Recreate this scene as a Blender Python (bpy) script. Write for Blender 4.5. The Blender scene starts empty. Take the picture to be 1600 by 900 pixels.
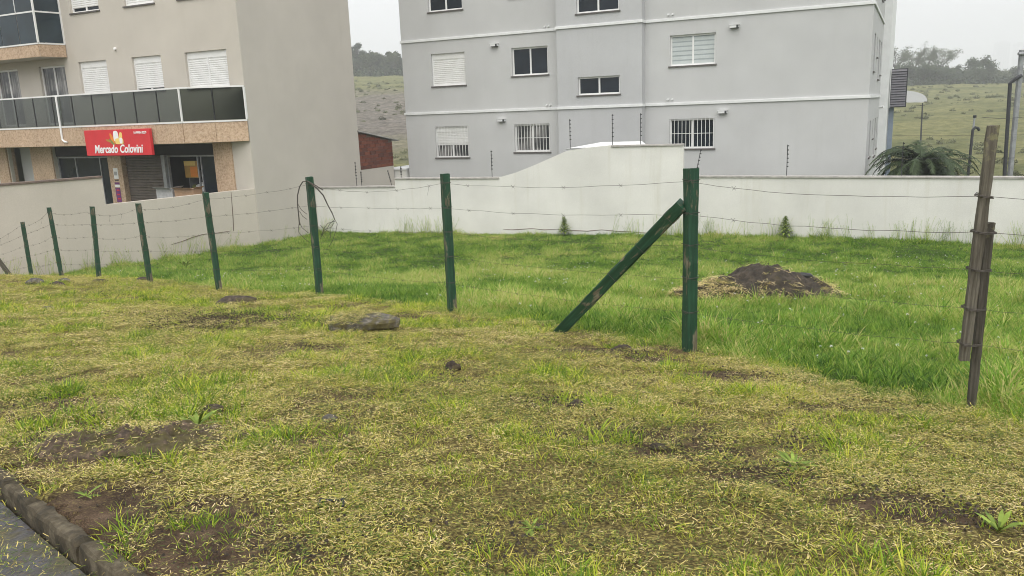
import bpy, math, random
import numpy as np
from mathutils import Vector, Matrix

SC = bpy.context.scene
COL = SC.collection
PI = math.pi
rnd = random.Random(7)
rng = np.random.default_rng(11)

# ------------------------------------------------------------------ camera
PITCH = math.atan(277 / 1260.0)
ROLL = 0.038
FPX = 1260.0
cam_data = bpy.data.cameras.new('camera')
cam = bpy.data.objects.new('camera', cam_data)
COL.objects.link(cam)
cam_data.sensor_fit = 'HORIZONTAL'
cam_data.sensor_width = 36.0
cam_data.lens = 36.0 * FPX / 1600.0
cam_data.clip_start = 0.05
cam_data.clip_end = 12000.0
_X = Vector((1, 0, 0)); _F = Vector((0, math.cos(PITCH), -math.sin(PITCH))); _U = Vector((0, math.sin(PITCH), math.cos(PITCH)))
_cr, _sr = math.cos(ROLL), math.sin(ROLL)
_right = _X * _cr - _U * _sr      # image x axis
_up = _X * _sr + _U * _cr
_right = _X * _cr + (-_U) * _sr
_m = Matrix(((_right.x, _up.x, -_F.x), (_right.y, _up.y, -_F.y), (_right.z, _up.z, -_F.z)))
cam.matrix_world = _m.to_4x4()
SC.camera = cam

def ray(px, py):
    """direction (per metre of depth) from the eye point for a photograph position"""
    dx, dy = px - 800.0, py - 450.0
    a = dx * _cr - dy * _sr
    b = dx * _sr + dy * _cr
    v = _X * a + _F * FPX - _U * b
    return v / v.y

# ------------------------------------------------------------------ sky, sun, exposure
SUN_EL, SUN_AZ = math.radians(57), math.radians(184)      # azimuth clockwise from +Y
world = bpy.data.worlds.new('World'); SC.world = world; world.use_nodes = True
wt = world.node_tree; wt.nodes.clear()
wo = wt.nodes.new('ShaderNodeOutputWorld'); wb = wt.nodes.new('ShaderNodeBackground')
sky = wt.nodes.new('ShaderNodeTexSky'); sky.sky_type = 'NISHITA'; sky.sun_disc = False
sky.sun_elevation = SUN_EL; sky.sun_rotation = SUN_AZ
sky.air_density = 1.0; sky.dust_density = 4.0; sky.ozone_density = 1.0
hs = wt.nodes.new('ShaderNodeHueSaturation'); hs.inputs['Saturation'].default_value = 0.12
mx = wt.nodes.new('ShaderNodeMix'); mx.data_type = 'RGBA'; mx.inputs[0].default_value = 0.86
mx.inputs[7].default_value = (6.2, 6.27, 6.48, 1)           # the even cloud cover
wt.links.new(sky.outputs[0], hs.inputs['Color'])
wt.links.new(hs.outputs[0], mx.inputs[6])
wt.links.new(mx.outputs[2], wb.inputs[0]); wb.inputs[1].default_value = 0.1
wt.links.new(wb.outputs[0], wo.inputs[0])
sl = bpy.data.lights.new('sun', 'SUN'); sl.energy = 1.5; sl.angle = math.radians(75); sl.color = (1.0, 0.965, 0.90)
sun = bpy.data.objects.new('sun', sl); COL.objects.link(sun)
_d = Vector((math.sin(SUN_AZ) * math.cos(SUN_EL), math.cos(SUN_AZ) * math.cos(SUN_EL), math.sin(SUN_EL)))
sun.rotation_euler = _d.to_track_quat('Z', 'Y').to_euler()
sun.location = _d * 50
SC.view_settings.view_transform = 'Standard'; SC.view_settings.look = 'None'
SC.view_settings.exposure = 1.0; SC.view_settings.gamma = 1.0; SC.view_settings.use_curve_mapping = False
SC.render.engine = 'CYCLES'
cy = SC.cycles
cy.max_bounces = 5; cy.diffuse_bounces = 3; cy.glossy_bounces = 3; cy.transmission_bounces = 4
cy.transparent_max_bounces = 10; cy.volume_bounces = 1; cy.use_denoising = True
cy.sample_clamp_indirect = 6.0; cy.filter_width = 1.0; cy.use_adaptive_sampling = True; cy.adaptive_threshold = 0.02
cy.caustics_reflective = False; cy.caustics_refractive = False

# ------------------------------------------------------------------ helpers
def tag(o, label=None, cat=None, group=None, kind=None):
    if label: o['label'] = label
    if cat: o['category'] = cat
    if group: o['group'] = group
    if kind: o['kind'] = kind
    return o

def empty(name, loc=(0, 0, 0), rz=0.0, parent=None):
    o = bpy.data.objects.new(name, None); COL.objects.link(o)
    o.location = loc; o.rotation_euler = (0, 0, rz); o.empty_display_size = 0.2
    if parent: o.parent = parent
    return o

class MB:
    """collects faces; build() links them as one mesh object"""
    def __init__(s): s.v = []; s.f = []; s.m = []; s.mi = 0
    def add(s, vs, fs):
        n = len(s.v); s.v += [tuple(p) for p in vs]
        s.f += [tuple(n + i for i in f) for f in fs]; s.m += [s.mi] * len(fs); return s
    def box(s, a, b):
        x0, y0, z0 = a; x1, y1, z1 = b
        return s.add([(x0,y0,z0),(x1,y0,z0),(x1,y1,z0),(x0,y1,z0),(x0,y0,z1),(x1,y0,z1),(x1,y1,z1),(x0,y1,z1)],
                     [(0,3,2,1),(4,5,6,7),(0,1,5,4),(1,2,6,5),(2,3,7,6),(3,0,4,7)])
    def prism(s, pts, d):
        """polygon pts (3-D, planar) pushed along vector d"""
        n = len(pts); d = Vector(d); p = [Vector(q) for q in pts]
        vs = p + [q + d for q in p]
        fs = [tuple(range(n - 1, -1, -1)), tuple(range(n, 2 * n))] + [(i, (i + 1) % n, n + (i + 1) % n, n + i) for i in range(n)]
        return s.add(vs, fs)
    def tube(s, pts, r, n=6, cap=True):
        pts = [Vector(p) for p in pts]; k = len(pts)
        rs = list(r) if hasattr(r, '__len__') else [r] * k
        vs = []; prev = None
        for i, p in enumerate(pts):
            t = (pts[min(i + 1, k - 1)] - pts[max(i - 1, 0)])
            t = t.normalized() if t.length > 1e-9 else Vector((0, 0, 1))
            if prev is None:
                a = t.orthogonal().normalized()
            else:
                a = (prev - t * prev.dot(t)); a = a.normalized() if a.length > 1e-6 else t.orthogonal().normalized()
            prev = a; b = t.cross(a)
            for j in range(n):
                g = 2 * PI * j / n
                vs.append(p + a * (rs[i] * math.cos(g)) + b * (rs[i] * math.sin(g)))
        fs = [(i * n + j, i * n + (j + 1) % n, (i + 1) * n + (j + 1) % n, (i + 1) * n + j) for i in range(k - 1) for j in range(n)]
        if cap: fs += [tuple(range(n - 1, -1, -1)), tuple(range((k - 1) * n, k * n))]
        return s.add(vs, fs)
    def build(s, name, mats, parent=None, smooth=False, bevel=0.0):
        me = bpy.data.meshes.new(name); me.from_pydata(s.v, [], s.f)
        if not isinstance(mats, (list, tuple)): mats = [mats]
        for m in mats: me.materials.append(m)
        if any(s.m): me.polygons.foreach_set('material_index', s.m)
        if smooth: me.polygons.foreach_set('use_smooth', [True] * len(me.polygons))
        me.update()
        o = bpy.data.objects.new(name, me); COL.objects.link(o)
        if parent: o.parent = parent
        if bevel:
            b = o.modifiers.new('bevel', 'BEVEL'); b.width = bevel; b.segments = 2; b.limit_method = 'ANGLE'
        return o

def boxo(name, a, b, mat, parent=None, bevel=0.0):
    return MB().box(a, b).build(name, mat, parent, bevel=bevel)

def share(src, name, parent, loc=(0, 0, 0), rot=(0, 0, 0), scl=(1, 1, 1)):
    o = bpy.data.objects.new(name, src.data); COL.objects.link(o)
    o.parent = parent; o.location = loc; o.rotation_euler = rot; o.scale = scl
    return o

# value noise in numpy -------------------------------------------------------
def _hash(ix, iy, seed):
    h = (ix.astype(np.int64) * 374761393 + iy.astype(np.int64) * 668265263 + seed * 974711) & 0x7fffffff
    h = ((h ^ (h >> 13)) * 1274126177) & 0x7fffffff
    return ((h ^ (h >> 16)) & 0xffff) / 65535.0
def vnoise(x, y, seed=0):
    x = np.asarray(x, float); y = np.asarray(y, float)
    ix = np.floor(x); iy = np.floor(y); fx = x - ix; fy = y - iy
    fx = fx * fx * (3 - 2 * fx); fy = fy * fy * (3 - 2 * fy)
    a = _hash(ix, iy, seed); b = _hash(ix + 1, iy, seed); c = _hash(ix, iy + 1, seed); d = _hash(ix + 1, iy + 1, seed)
    return (a * (1 - fx) + b * fx) * (1 - fy) + (c * (1 - fx) + d * fx) * fy
def fbm(x, y, seed=0, oct=4):
    s = 0; a = 0.5; t = 0
    for i in range(oct):
        s = s + a * vnoise(x * 2 ** i + 17.3 * i, y * 2 ** i - 9.1 * i, seed + i); t += a; a *= 0.5
    return s / t
def sstep(a, b, x):
    t = np.clip((x - a) / (b - a), 0, 1); return t * t * (3 - 2 * t)

# ------------------------------------------------------------------ materials
MATS = {}
def nodes_of(name):
    m = bpy.data.materials.new(name); m.use_nodes = True
    nt = m.node_tree; bs = nt.nodes['Principled BSDF']; MATS[name] = m
    return m, nt, bs
def N(nt, t, **kw):
    n = nt.nodes.new(t)
    for k, v in kw.items():
        if k in n.inputs.keys() if hasattr(n.inputs, 'keys') else False: n.inputs[k].default_value = v
        else: setattr(n, k, v)
    return n
def ramp(nt, fac, stops):
    r = nt.nodes.new('ShaderNodeValToRGB'); e = r.color_ramp.elements
    e[0].position = stops[0][0]; e[0].color = (*stops[0][1], 1)
    e[1].position = stops[-1][0]; e[1].color = (*stops[-1][1], 1)
    for p, c in stops[1:-1]:
        q = e.new(p); q.color = (*c, 1)
    nt.links.new(fac, r.inputs[0]); return r.outputs[0]
def coords(nt, kind='Object', scale=(1, 1, 1)):
    if kind == 'World':
        g = nt.nodes.new('ShaderNodeNewGeometry'); out = g.outputs['Position']
    else:
        g = nt.nodes.new('ShaderNodeTexCoord'); out = g.outputs[kind]
    mp = nt.nodes.new('ShaderNodeMapping'); mp.inputs['Scale'].default_value = scale
    nt.links.new(out, mp.inputs[0]); return mp.outputs[0]
def noise(nt, vec, scale, detail=4, rough=0.55, dist=0.0):
    n = nt.nodes.new('ShaderNodeTexNoise'); n.inputs['Scale'].default_value = scale
    n.inputs['Detail'].default_value = detail; n.inputs['Roughness'].default_value = rough; n.inputs['Distortion'].default_value = dist
    nt.links.new(vec, n.inputs['Vector']); return n.outputs[0]
def mixc(nt, fac, a, b, mode='MIX'):
    m = nt.nodes.new('ShaderNodeMix'); m.data_type = 'RGBA'; m.blend_type = mode
    for s, i in ((fac, 0), (a, 6), (b, 7)):
        if isinstance(s, (int, float)): m.inputs[i].default_value = s
        elif isinstance(s, tuple): m.inputs[i].default_value = (*s, 1)
        else: nt.links.new(s, m.inputs[i])
    return m.outputs[2]
def bump(nt, bs, h, strength=0.3, dist=0.02):
    b = nt.nodes.new('ShaderNodeBump'); b.inputs['Strength'].default_value = strength; b.inputs['Distance'].default_value = dist
    nt.links.new(h, b.inputs['Height']); nt.links.new(b.outputs[0], bs.inputs['Normal'])

def plain(name, c, rough=0.5, var=0.12, scale=6.0, metal=0.0, bmp=0.1):
    m, nt, bs = nodes_of(name)
    v = coords(nt); n = noise(nt, v, scale, 5)
    lo = tuple(x * (1 - var) for x in c); hi = tuple(min(1, x * (1 + var)) for x in c)
    nt.links.new(ramp(nt, n, [(0.3, lo), (0.7, hi)]), bs.inputs['Base Color'])
    bs.inputs['Roughness'].default_value = rough; bs.inputs['Metallic'].default_value = metal
    if bmp: bump(nt, bs, noise(nt, v, scale * 8, 3), bmp, 0.004)
    return m
def plaster(name, c, stain=0.12, streak=0.5, tint=(0.75, 0.72, 0.62), grime=0.0):
    """painted render with blotches and rain streaks"""
    m, nt, bs = nodes_of(name)
    v = coords(nt)
    n1 = noise(nt, v, 0.55, 6, 0.6)
    base = ramp(nt, n1, [(0.3, tuple(x * (1 - stain) for x in c)), (0.7, tuple(min(1, x * (1 + stain * 0.5)) for x in c))])
    vs = coords(nt, 'Object', (2.2, 2.2, 0.12))
    n2 = noise(nt, vs, 1.6, 6, 0.62)
    f = ramp(nt, n2, [(0.56, (0, 0, 0)), (0.80, (streak, streak, streak))])
    col = mixc(nt, f, base, tuple(x * t for x, t in zip(c, tint)))
    n3 = noise(nt, v, 34.0, 4)
    col = mixc(nt, 0.10, col, ramp(nt, n3, [(0.3, (0.35, 0.35, 0.35)), (0.7, (1, 1, 1))]), 'MULTIPLY')
    nt.links.new(col, bs.inputs['Base Color']); bs.inputs['Roughness'].default_value = 0.9
    bs.inputs['Specular IOR Level'].default_value = 0.2
    bump(nt, bs, noise(nt, v, 60, 5, 0.7), 0.22, 0.004)
    return m

plaster('grey_render', (0.545, 0.548, 0.548), 0.08, 0.45, (0.87, 0.87, 0.85))
plaster('grey_render_bay', (0.50, 0.505, 0.515), 0.08, 0.45, (0.87, 0.87, 0.85))
plaster('white_render', (0.74, 0.73, 0.695), 0.12, 0.55, (0.80, 0.78, 0.70))
plaster('beige_render', (0.56, 0.52, 0.46), 0.09, 0.30, (0.86, 0.85, 0.82))
plaster('beige_side', (0.575, 0.535, 0.485), 0.08, 0.26, (0.84, 0.84, 0.82))
plaster('beige_fence_wall', (0.565, 0.52, 0.455), 0.10, 0.34, (0.82, 0.82, 0.76))
plain('trim_white', (0.72, 0.73, 0.73), 0.7, 0.06, 3.0)
plain('coping_grey', (0.40, 0.38, 0.36), 0.85, 0.25, 5.0)
plain('white_aluminium', (0.78, 0.78, 0.77), 0.35, 0.04, 2.0, bmp=0)
plain('shutter_white', (0.76, 0.76, 0.75), 0.45, 0.05, 3.0, bmp=0)
plain('sill_dark', (0.10, 0.09, 0.085), 0.5, 0.2, 8.0)
plain('black_frame', (0.018, 0.019, 0.022), 0.45, 0.2, 6.0, bmp=0)
plain('metal_grey', (0.30, 0.31, 0.32), 0.5, 0.2, 6.0, 0.3)
plain('metal_dark', (0.035, 0.037, 0.042), 0.55, 0.25, 10.0)
plain('shop_shutter', (0.115, 0.095, 0.08), 0.55, 0.18, 4.0)
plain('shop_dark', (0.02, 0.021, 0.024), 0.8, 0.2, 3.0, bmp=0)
plain('roof_tin', (0.34, 0.335, 0.33), 0.6, 0.2, 5.0)
plain('blue_grey', (0.20, 0.24, 0.30), 0.7, 0.12, 3.0)
plain('slat_purple_grey', (0.17, 0.165, 0.185), 0.6, 0.12, 5.0)
plain('curtain', (0.40, 0.385, 0.36), 0.9, 0.15, 9.0)
plain('blind', (0.50, 0.54, 0.54), 0.7, 0.05, 4.0, bmp=0)
plain('blind_band', (0.33, 0.37, 0.38), 0.7, 0.05, 4.0, bmp=0)
plain('sign_red', (0.62, 0.025, 0.035), 0.4, 0.06, 2.0, bmp=0)
plain('paint_white', (0.85, 0.85, 0.84), 0.5, 0.03, 4.0, bmp=0)
plain('paint_orange', (0.75, 0.24, 0.02), 0.5, 0.05, 9.0, bmp=0)
plain('paint_yellow', (0.85, 0.62, 0.18), 0.5, 0.05, 9.0, bmp=0)
plain('paint_green', (0.22, 0.24, 0.06), 0.5, 0.1, 9.0, bmp=0)
plain('paint_gold', (0.45, 0.26, 0.05), 0.5, 0.1, 9.0, bmp=0)
plain('paint_purple', (0.16, 0.03, 0.16), 0.5, 0.1, 9.0, bmp=0)
plain('paint_blue', (0.05, 0.28, 0.66), 0.5, 0.1, 9.0, bmp=0)
plain('cardboard', (0.42, 0.27, 0.17), 0.9, 0.12, 9.0)
plain('carton_grey', (0.42, 0.42, 0.42), 0.9, 0.12, 9.0)
plain('mortar', (0.16, 0.12, 0.10), 0.95, 0.25, 12.0)
plain('wire_rust', (0.085, 0.074, 0.064), 0.6, 0.35, 30.0, 0.4, bmp=0)
plain('black_plastic', (0.012, 0.012, 0.013), 0.35, 0.2, 9.0)
plain('asphalt_edge', (0.09, 0.085, 0.08), 0.7, 0.3, 9.0)
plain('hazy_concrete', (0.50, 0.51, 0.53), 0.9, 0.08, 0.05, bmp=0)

def m_glass(name, c, rough=0.06, ior=1.5, sky=0.0):
    m, nt, bs = nodes_of(name)
    v = coords(nt)
    n = noise(nt, v, 0.9, 3)
    nt.links.new(ramp(nt, n, [(0.3, tuple(x * 0.7 for x in c)), (0.7, tuple(x * 1.4 for x in c))]), bs.inputs['Base Color'])
    bs.inputs['Roughness'].default_value = rough; bs.inputs['IOR'].default_value = ior
    return m
m_glass('pane_dark', (0.012, 0.018, 0.026), ior=1.35)
m_glass('pane_balcony', (0.020, 0.034, 0.044), ior=1.42)
def m_tinted():
    m, nt, bs = nodes_of('tinted_glass')
    out = nt.nodes['Material Output']
    tr = nt.nodes.new('ShaderNodeBsdfTransparent'); tr.inputs[0].default_value = (0.40, 0.43, 0.405, 1)
    gl = nt.nodes.new('ShaderNodeBsdfGlossy'); gl.inputs['Roughness'].default_value = 0.04
    fr = nt.nodes.new('ShaderNodeLayerWeight'); fr.inputs[0].default_value = 0.12
    mxs = nt.nodes.new('ShaderNodeMixShader')
    nt.links.new(fr.outputs['Facing'], mxs.inputs[0]); nt.links.new(tr.outputs[0], mxs.inputs[1]); nt.links.new(gl.outputs[0], mxs.inputs[2])
    nt.links.new(mxs.outputs[0], out.inputs[0])
m_tinted()
def m_stone():
    m, nt, bs = nodes_of('granite_tile'); v = coords(nt)
    a = noise(nt, v, 14, 5, 0.7); b = noise(nt, v, 1.3, 4)
    col = ramp(nt, a, [(0.32, (0.34, 0.22, 0.14)), (0.5, (0.56, 0.40, 0.27)), (0.68, (0.66, 0.51, 0.37))])
    col = mixc(nt, 0.6, col, ramp(nt, b, [(0.3, (0.62, 0.60, 0.58)), (0.7, (1, 1, 1))]), 'MULTIPLY')
    nt.links.new(col, bs.inputs['Base Color']); bs.inputs['Roughness'].default_value = 0.55
m_stone()
def m_brick():
    m, nt, bs = nodes_of('clay_block'); v = coords(nt)
    oi = nt.nodes.new('ShaderNodeObjectInfo')
    c = ramp(nt, oi.outputs['Random'], [(0, (0.17, 0.052, 0.035)), (0.5, (0.24, 0.080, 0.05)), (1, (0.115, 0.045, 0.036))])
    n = noise(nt, v, 7, 5)
    c = mixc(nt, 0.7, c, ramp(nt, n, [(0.3, (0.45, 0.45, 0.45)), (0.7, (1.15, 1.1, 1.05))]), 'MULTIPLY')
    nt.links.new(c, bs.inputs['Base Color']); bs.inputs['Roughness'].default_value = 0.95
    bump(nt, bs, noise(nt, v, 40, 4), 0.4, 0.01)
m_brick()
def m_wood_green(name, peel):
    m, nt, bs = nodes_of(name)
    v = coords(nt); vs = coords(nt, 'Object', (16, 16, 1.3))
    oi = nt.nodes.new('ShaderNodeObjectInfo')
    grain = noise(nt, vs, 2.2, 6, 0.65)
    paint = ramp(nt, grain, [(0.3, (0.005, 0.030, 0.015)), (0.55, (0.010, 0.056, 0.027)), (0.75, (0.026, 0.090, 0.044))])
    wood = ramp(nt, grain, [(0.3, (0.055, 0.042, 0.028)), (0.55, (0.15, 0.125, 0.085)), (0.75, (0.30, 0.27, 0.20))])
    vp = coords(nt, 'Object', (9, 9, 2.2))
    pn = noise(nt, vp, 1.1, 7, 0.65)
    mask = ramp(nt, pn, [(peel, (0, 0, 0)), (peel + 0.035, (1, 1, 1))])
    col = mixc(nt, mask, paint, wood)
    sp = noise(nt, v, 26, 3)
    col = mixc(nt, ramp(nt, sp, [(0.74, (0, 0, 0)), (0.78, (0.55, 0.55, 0.55))]), col, (0.24, 0.27, 0.19))
    nt.links.new(col, bs.inputs['Base Color'])
    bs.inputs['Roughness'].default_value = 0.55
    bump(nt, bs, mixc(nt, 0.5, grain, mask), 0.35, 0.004)
m_wood_green('green_paint', 0.55)
m_wood_green('green_paint_peeling', 0.53)
def m_old_wood(name='old_wood', k=1.0):
    m, nt, bs = nodes_of(name)
    v = coords(nt); vs = coords(nt, 'Object', (20, 20, 1.0))
    g = noise(nt, vs, 2.0, 7, 0.7)
    col = ramp(nt, g, [(0.28, (0.022 * k, 0.017 * k, 0.010 * k)), (0.48, (0.095 * k, 0.084 * k, 0.064 * k)), (0.75, (0.22 * k, 0.202 * k, 0.165 * k))])
    sep = nt.nodes.new('ShaderNodeSeparateXYZ'); tc = nt.nodes.new('ShaderNodeTexCoord'); nt.links.new(tc.outputs['Object'], sep.inputs[0])
    mr = nt.nodes.new('ShaderNodeMapRange'); mr.inputs[1].default_value = 1.15; mr.inputs[2].default_value = 1.7
    nt.links.new(sep.outputs[2], mr.inputs[0])
    ln = noise(nt, v, 17, 5, 0.6)
    f = nt.nodes.new('ShaderNodeMath'); f.operation = 'MULTIPLY'
    nt.links.new(mr.outputs[0], f.inputs[0]); nt.links.new(ramp(nt, ln, [(0.52, (0, 0, 0)), (0.60, (1, 1, 1))]), f.inputs[1])
    col = mixc(nt, f.outputs[0], col, (0.28, 0.27, 0.13))
    nt.links.new(col, bs.inputs['Base Color']); bs.inputs['Roughness'].default_value = 0.95
    bump(nt, bs, g, 0.7, 0.008)
m_old_wood()
m_old_wood('old_wood_dark', 0.6)
def m_rock(name, moss, c=(0.10, 0.095, 0.095), k=1.0):
    m, nt, bs = nodes_of(name); v = coords(nt)
    a = noise(nt, v, 9 * k, 8, 0.72); b = noise(nt, v, 3.2 * k, 6, 0.65)
    col = ramp(nt, a, [(0.32, tuple(x * 0.30 for x in c)), (0.50, c), (0.66, tuple(x * 2.8 for x in c))])
    f = ramp(nt, b, [(0.62 - moss * 0.35, (0, 0, 0)), (0.72 - moss * 0.35, (1, 1, 1))])
    mc = ramp(nt, noise(nt, v, 22, 5), [(0.3, (0.045, 0.034, 0.014)), (0.7, (0.115, 0.10, 0.032))])
    nt.links.new(mixc(nt, f, col, mc), bs.inputs['Base Color']); bs.inputs['Roughness'].default_value = 0.9
    bump(nt, bs, a, 0.8, 0.02)
m_rock('rock_slab', 0.40, (0.095, 0.086, 0.072), 1.6); m_rock('rock_mossy', 0.44, (0.080, 0.056, 0.038), 2.8); m_rock('rock_bare', 0.22, (0.090, 0.082, 0.070), 1.5); m_rock('clod', 0.25, (0.046, 0.034, 0.024), 2.0)
def m_soil():
    """bare verge soil with ground-in straw; greener under the lawn beyond the fence"""
    m, nt, bs = nodes_of('soil'); v = coords(nt, 'World')
    a = noise(nt, v, 5.0, 8, 0.7); b = noise(nt, v, 60, 5, 0.7); c = noise(nt, v, 0.8, 4); d = noise(nt, v, 180, 3, 0.6)
    soil = ramp(nt, a, [(0.3, (0.036, 0.024, 0.016)), (0.5, (0.095, 0.064, 0.042)), (0.72, (0.19, 0.135, 0.090))])
    thatch = ramp(nt, b, [(0.34, (0.036, 0.026, 0.011)), (0.5, (0.125, 0.098, 0.036)), (0.66, (0.38, 0.32, 0.11))])
    at = nt.nodes.new('ShaderNodeAttribute'); at.attribute_name = 'cover'
    f = nt.nodes.new('ShaderNodeMath'); f.operation = 'MULTIPLY_ADD'
    nt.links.new(b, f.inputs[0]); f.inputs[1].default_value = 0.9
    g = nt.nodes.new('ShaderNodeMath'); g.operation = 'SUBTRACT'; nt.links.new(at.outputs['Fac'], g.inputs[0]); g.inputs[1].default_value = 0.45
    nt.links.new(g.outputs[0], f.inputs[2])
    soil = mixc(nt, 0.75, soil, ramp(nt, d, [(0.32, (0.35, 0.33, 0.32)), (0.5, (0.9, 0.9, 0.9)), (0.68, (1.7, 1.6, 1.5))]), 'MULTIPLY')
    col = mixc(nt, ramp(nt, f.outputs[0], [(0.3, (0, 0, 0)), (0.62, (1, 1, 1))]), soil, thatch)
    at2 = nt.nodes.new('ShaderNodeAttribute'); at2.attribute_name = 'lush'
    green = ramp(nt, b, [(0.3, (0.022, 0.038, 0.008)), (0.7, (0.075, 0.12, 0.022))])
    col = mixc(nt, at2.outputs['Fac'], col, green)
    nt.links.new(col, bs.inputs['Base Color']); bs.inputs['Roughness'].default_value = 0.95
    bs.inputs['Specular IOR Level'].default_value = 0.15
    bump(nt, bs, mixc(nt, 0.5, b, d), 0.8, 0.03)
m_soil()
def m_heap():
    m, nt, bs = nodes_of('heap_soil'); v = coords(nt)
    a = noise(nt, v, 6, 8, 0.75); b = noise(nt, v, 40, 5, 0.7)
    col = ramp(nt, a, [(0.3, (0.015, 0.012, 0.009)), (0.5, (0.045, 0.035, 0.025)), (0.7, (0.115, 0.090, 0.062))])
    col = mixc(nt, ramp(nt, noise(nt, v, 2.6, 4), [(0.58, (0, 0, 0)), (0.68, (0.6, 0.6, 0.6))]), col, (0.075, 0.06, 0.018))
    nt.links.new(col, bs.inputs['Base Color']); bs.inputs['Roughness'].default_value = 0.95
    bump(nt, bs, b, 0.9, 0.03)
m_heap()
def m_road():
    m, nt, bs = nodes_of('wet_asphalt'); v = coords(nt, 'World')
    a = noise(nt, v, 3.5, 6, 0.65); b = noise(nt, v, 70, 5, 0.7)
    vo = nt.nodes.new('ShaderNodeTexVoronoi'); vo.feature = 'DISTANCE_TO_EDGE'; vo.inputs['Scale'].default_value = 4.2; nt.links.new(v, vo.inputs['Vector'])
    col = ramp(nt, b, [(0.3, (0.030, 0.028, 0.030)), (0.7, (0.095, 0.090, 0.092))])
    dirt = ramp(nt, b, [(0.3, (0.04, 0.032, 0.02)), (0.7, (0.13, 0.12, 0.06))])
    col = mixc(nt, ramp(nt, a, [(0.50, (0, 0, 0)), (0.62, (1, 1, 1))]), col, dirt)
    nt.links.new(col, bs.inputs['Base Color'])
    nt.links.new(ramp(nt, a, [(0.40, (0.16, 0.16, 0.16)), (0.60, (0.8, 0.8, 0.8))]), bs.inputs['Roughness'])
    bump(nt, bs, mixc(nt, 0.6, b, ramp(nt, vo.outputs[0], [(0.0, (0, 0, 0)), (0.06, (1, 1, 1))])), 0.5, 0.02)
m_road()
def m_kerb():
    m, nt, bs = nodes_of('kerb_concrete'); v = coords(nt, 'World')
    a = noise(nt, v, 8, 7, 0.7); b = noise(nt, v, 45, 5, 0.7)
    col = ramp(nt, a, [(0.34, (0.020, 0.016, 0.008)), (0.5, (0.070, 0.054, 0.030)), (0.66, (0.155, 0.130, 0.085))])
    col = mixc(nt, 0.5, col, ramp(nt, b, [(0.3, (0.5, 0.5, 0.5)), (0.7, (1.2, 1.2, 1.2))]), 'MULTIPLY')
    nt.links.new(col, bs.inputs['Base Color']); bs.inputs['Roughness'].default_value = 0.9
    bump(nt, bs, mixc(nt, 0.5, a, b), 0.8, 0.02)
m_kerb()
def m_blade(name, stops, trans=0.35, spec=0.25, amp=0.7):
    """grass blades: colour from the per-tuft tint and the per-blade shade"""
    m, nt, bs = nodes_of(name)
    out = nt.nodes['Material Output']
    ti = nt.nodes.new('ShaderNodeAttribute'); ti.attribute_type = 'INSTANCER'; ti.attribute_name = 'tint'
    bl = nt.nodes.new('ShaderNodeAttribute'); bl.attribute_name = 'shade'
    f = nt.nodes.new('ShaderNodeMath'); f.operation = 'ADD'
    s = nt.nodes.new('ShaderNodeMath'); s.operation = 'MULTIPLY_ADD'; s.inputs[1].default_value = amp; s.inputs[2].default_value = -amp / 2
    nt.links.new(bl.outputs['Fac'], s.inputs[0])
    nt.links.new(ti.outputs['Fac'], f.inputs[0]); nt.links.new(s.outputs[0], f.inputs[1]); f.use_clamp = True
    col = ramp(nt, f.outputs[0], stops)
    nt.links.new(col, bs.inputs['Base Color']); bs.inputs['Roughness'].default_value = 0.5
    bs.inputs['Specular IOR Level'].default_value = spec
    tr = nt.nodes.new('ShaderNodeBsdfTranslucent'); nt.links.new(col, tr.inputs[0])
    ms = nt.nodes.new('ShaderNodeMixShader'); ms.inputs[0].default_value = trans
    nt.links.new(bs.outputs[0], ms.inputs[1]); nt.links.new(tr.outputs[0], ms.inputs[2]); nt.links.new(ms.outputs[0], out.inputs[0])
    return m
m_blade('lush_blade', [(0.0, (0.030, 0.078, 0.014)), (0.35, (0.115, 0.245, 0.024)), (0.65, (0.250, 0.420, 0.050)), (0.85, (0.420, 0.510, 0.095)), (1.0, (0.58, 0.53, 0.21))], amp=0.85)
m_blade('mown_blade', [(0.0, (0.100, 0.200, 0.018)), (0.3, (0.310, 0.450, 0.032)), (0.6, (0.560, 0.600, 0.058)), (0.85, (0.74, 0.63, 0.14)), (1.0, (0.78, 0.60, 0.26))], amp=0.8)
m_blade('straw_blade', [(0.0, (0.075, 0.120, 0.024)), (0.2, (0.260, 0.340, 0.045)), (0.38, (0.20, 0.130, 0.055)), (0.58, (0.52, 0.47, 0.090)), (0.82, (0.70, 0.57, 0.21)), (1.0, (0.84, 0.69, 0.38))], 0.2, amp=1.15)
def m_leaf(name, dark, light, scale=0.6):
    m, nt, bs = nodes_of(name); v = coords(nt, 'World')
    at = nt.nodes.new('ShaderNodeAttribute'); at.attribute_name = 'shade'
    col = ramp(nt, at.outputs['Fac'], [(0, dark), (1, light)])
    nt.links.new(col, bs.inputs['Base Color']); bs.inputs['Roughness'].default_value = 0.6
    bs.inputs['Specular IOR Level'].default_value = 0.2
    return m
m_leaf('tree_leaf', (0.022, 0.036, 0.018), (0.060, 0.085, 0.036))
m_leaf('tree_leaf_pale', (0.040, 0.055, 0.028), (0.095, 0.115, 0.055))
m_leaf('scrub_leaf', (0.075, 0.085, 0.04), (0.17, 0.18, 0.085))
m_leaf('palm_leaf', (0.016, 0.030, 0.014), (0.062, 0.088, 0.040))
m_leaf('weed_leaf', (0.085, 0.135, 0.022), (0.240, 0.320, 0.055))
plain('bark', (0.055, 0.045, 0.038), 0.9, 0.3, 5.0)
plain('tower_window', (0.24, 0.25, 0.27), 0.3, 0.1, 1.0, bmp=0)
M = MATS

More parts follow.
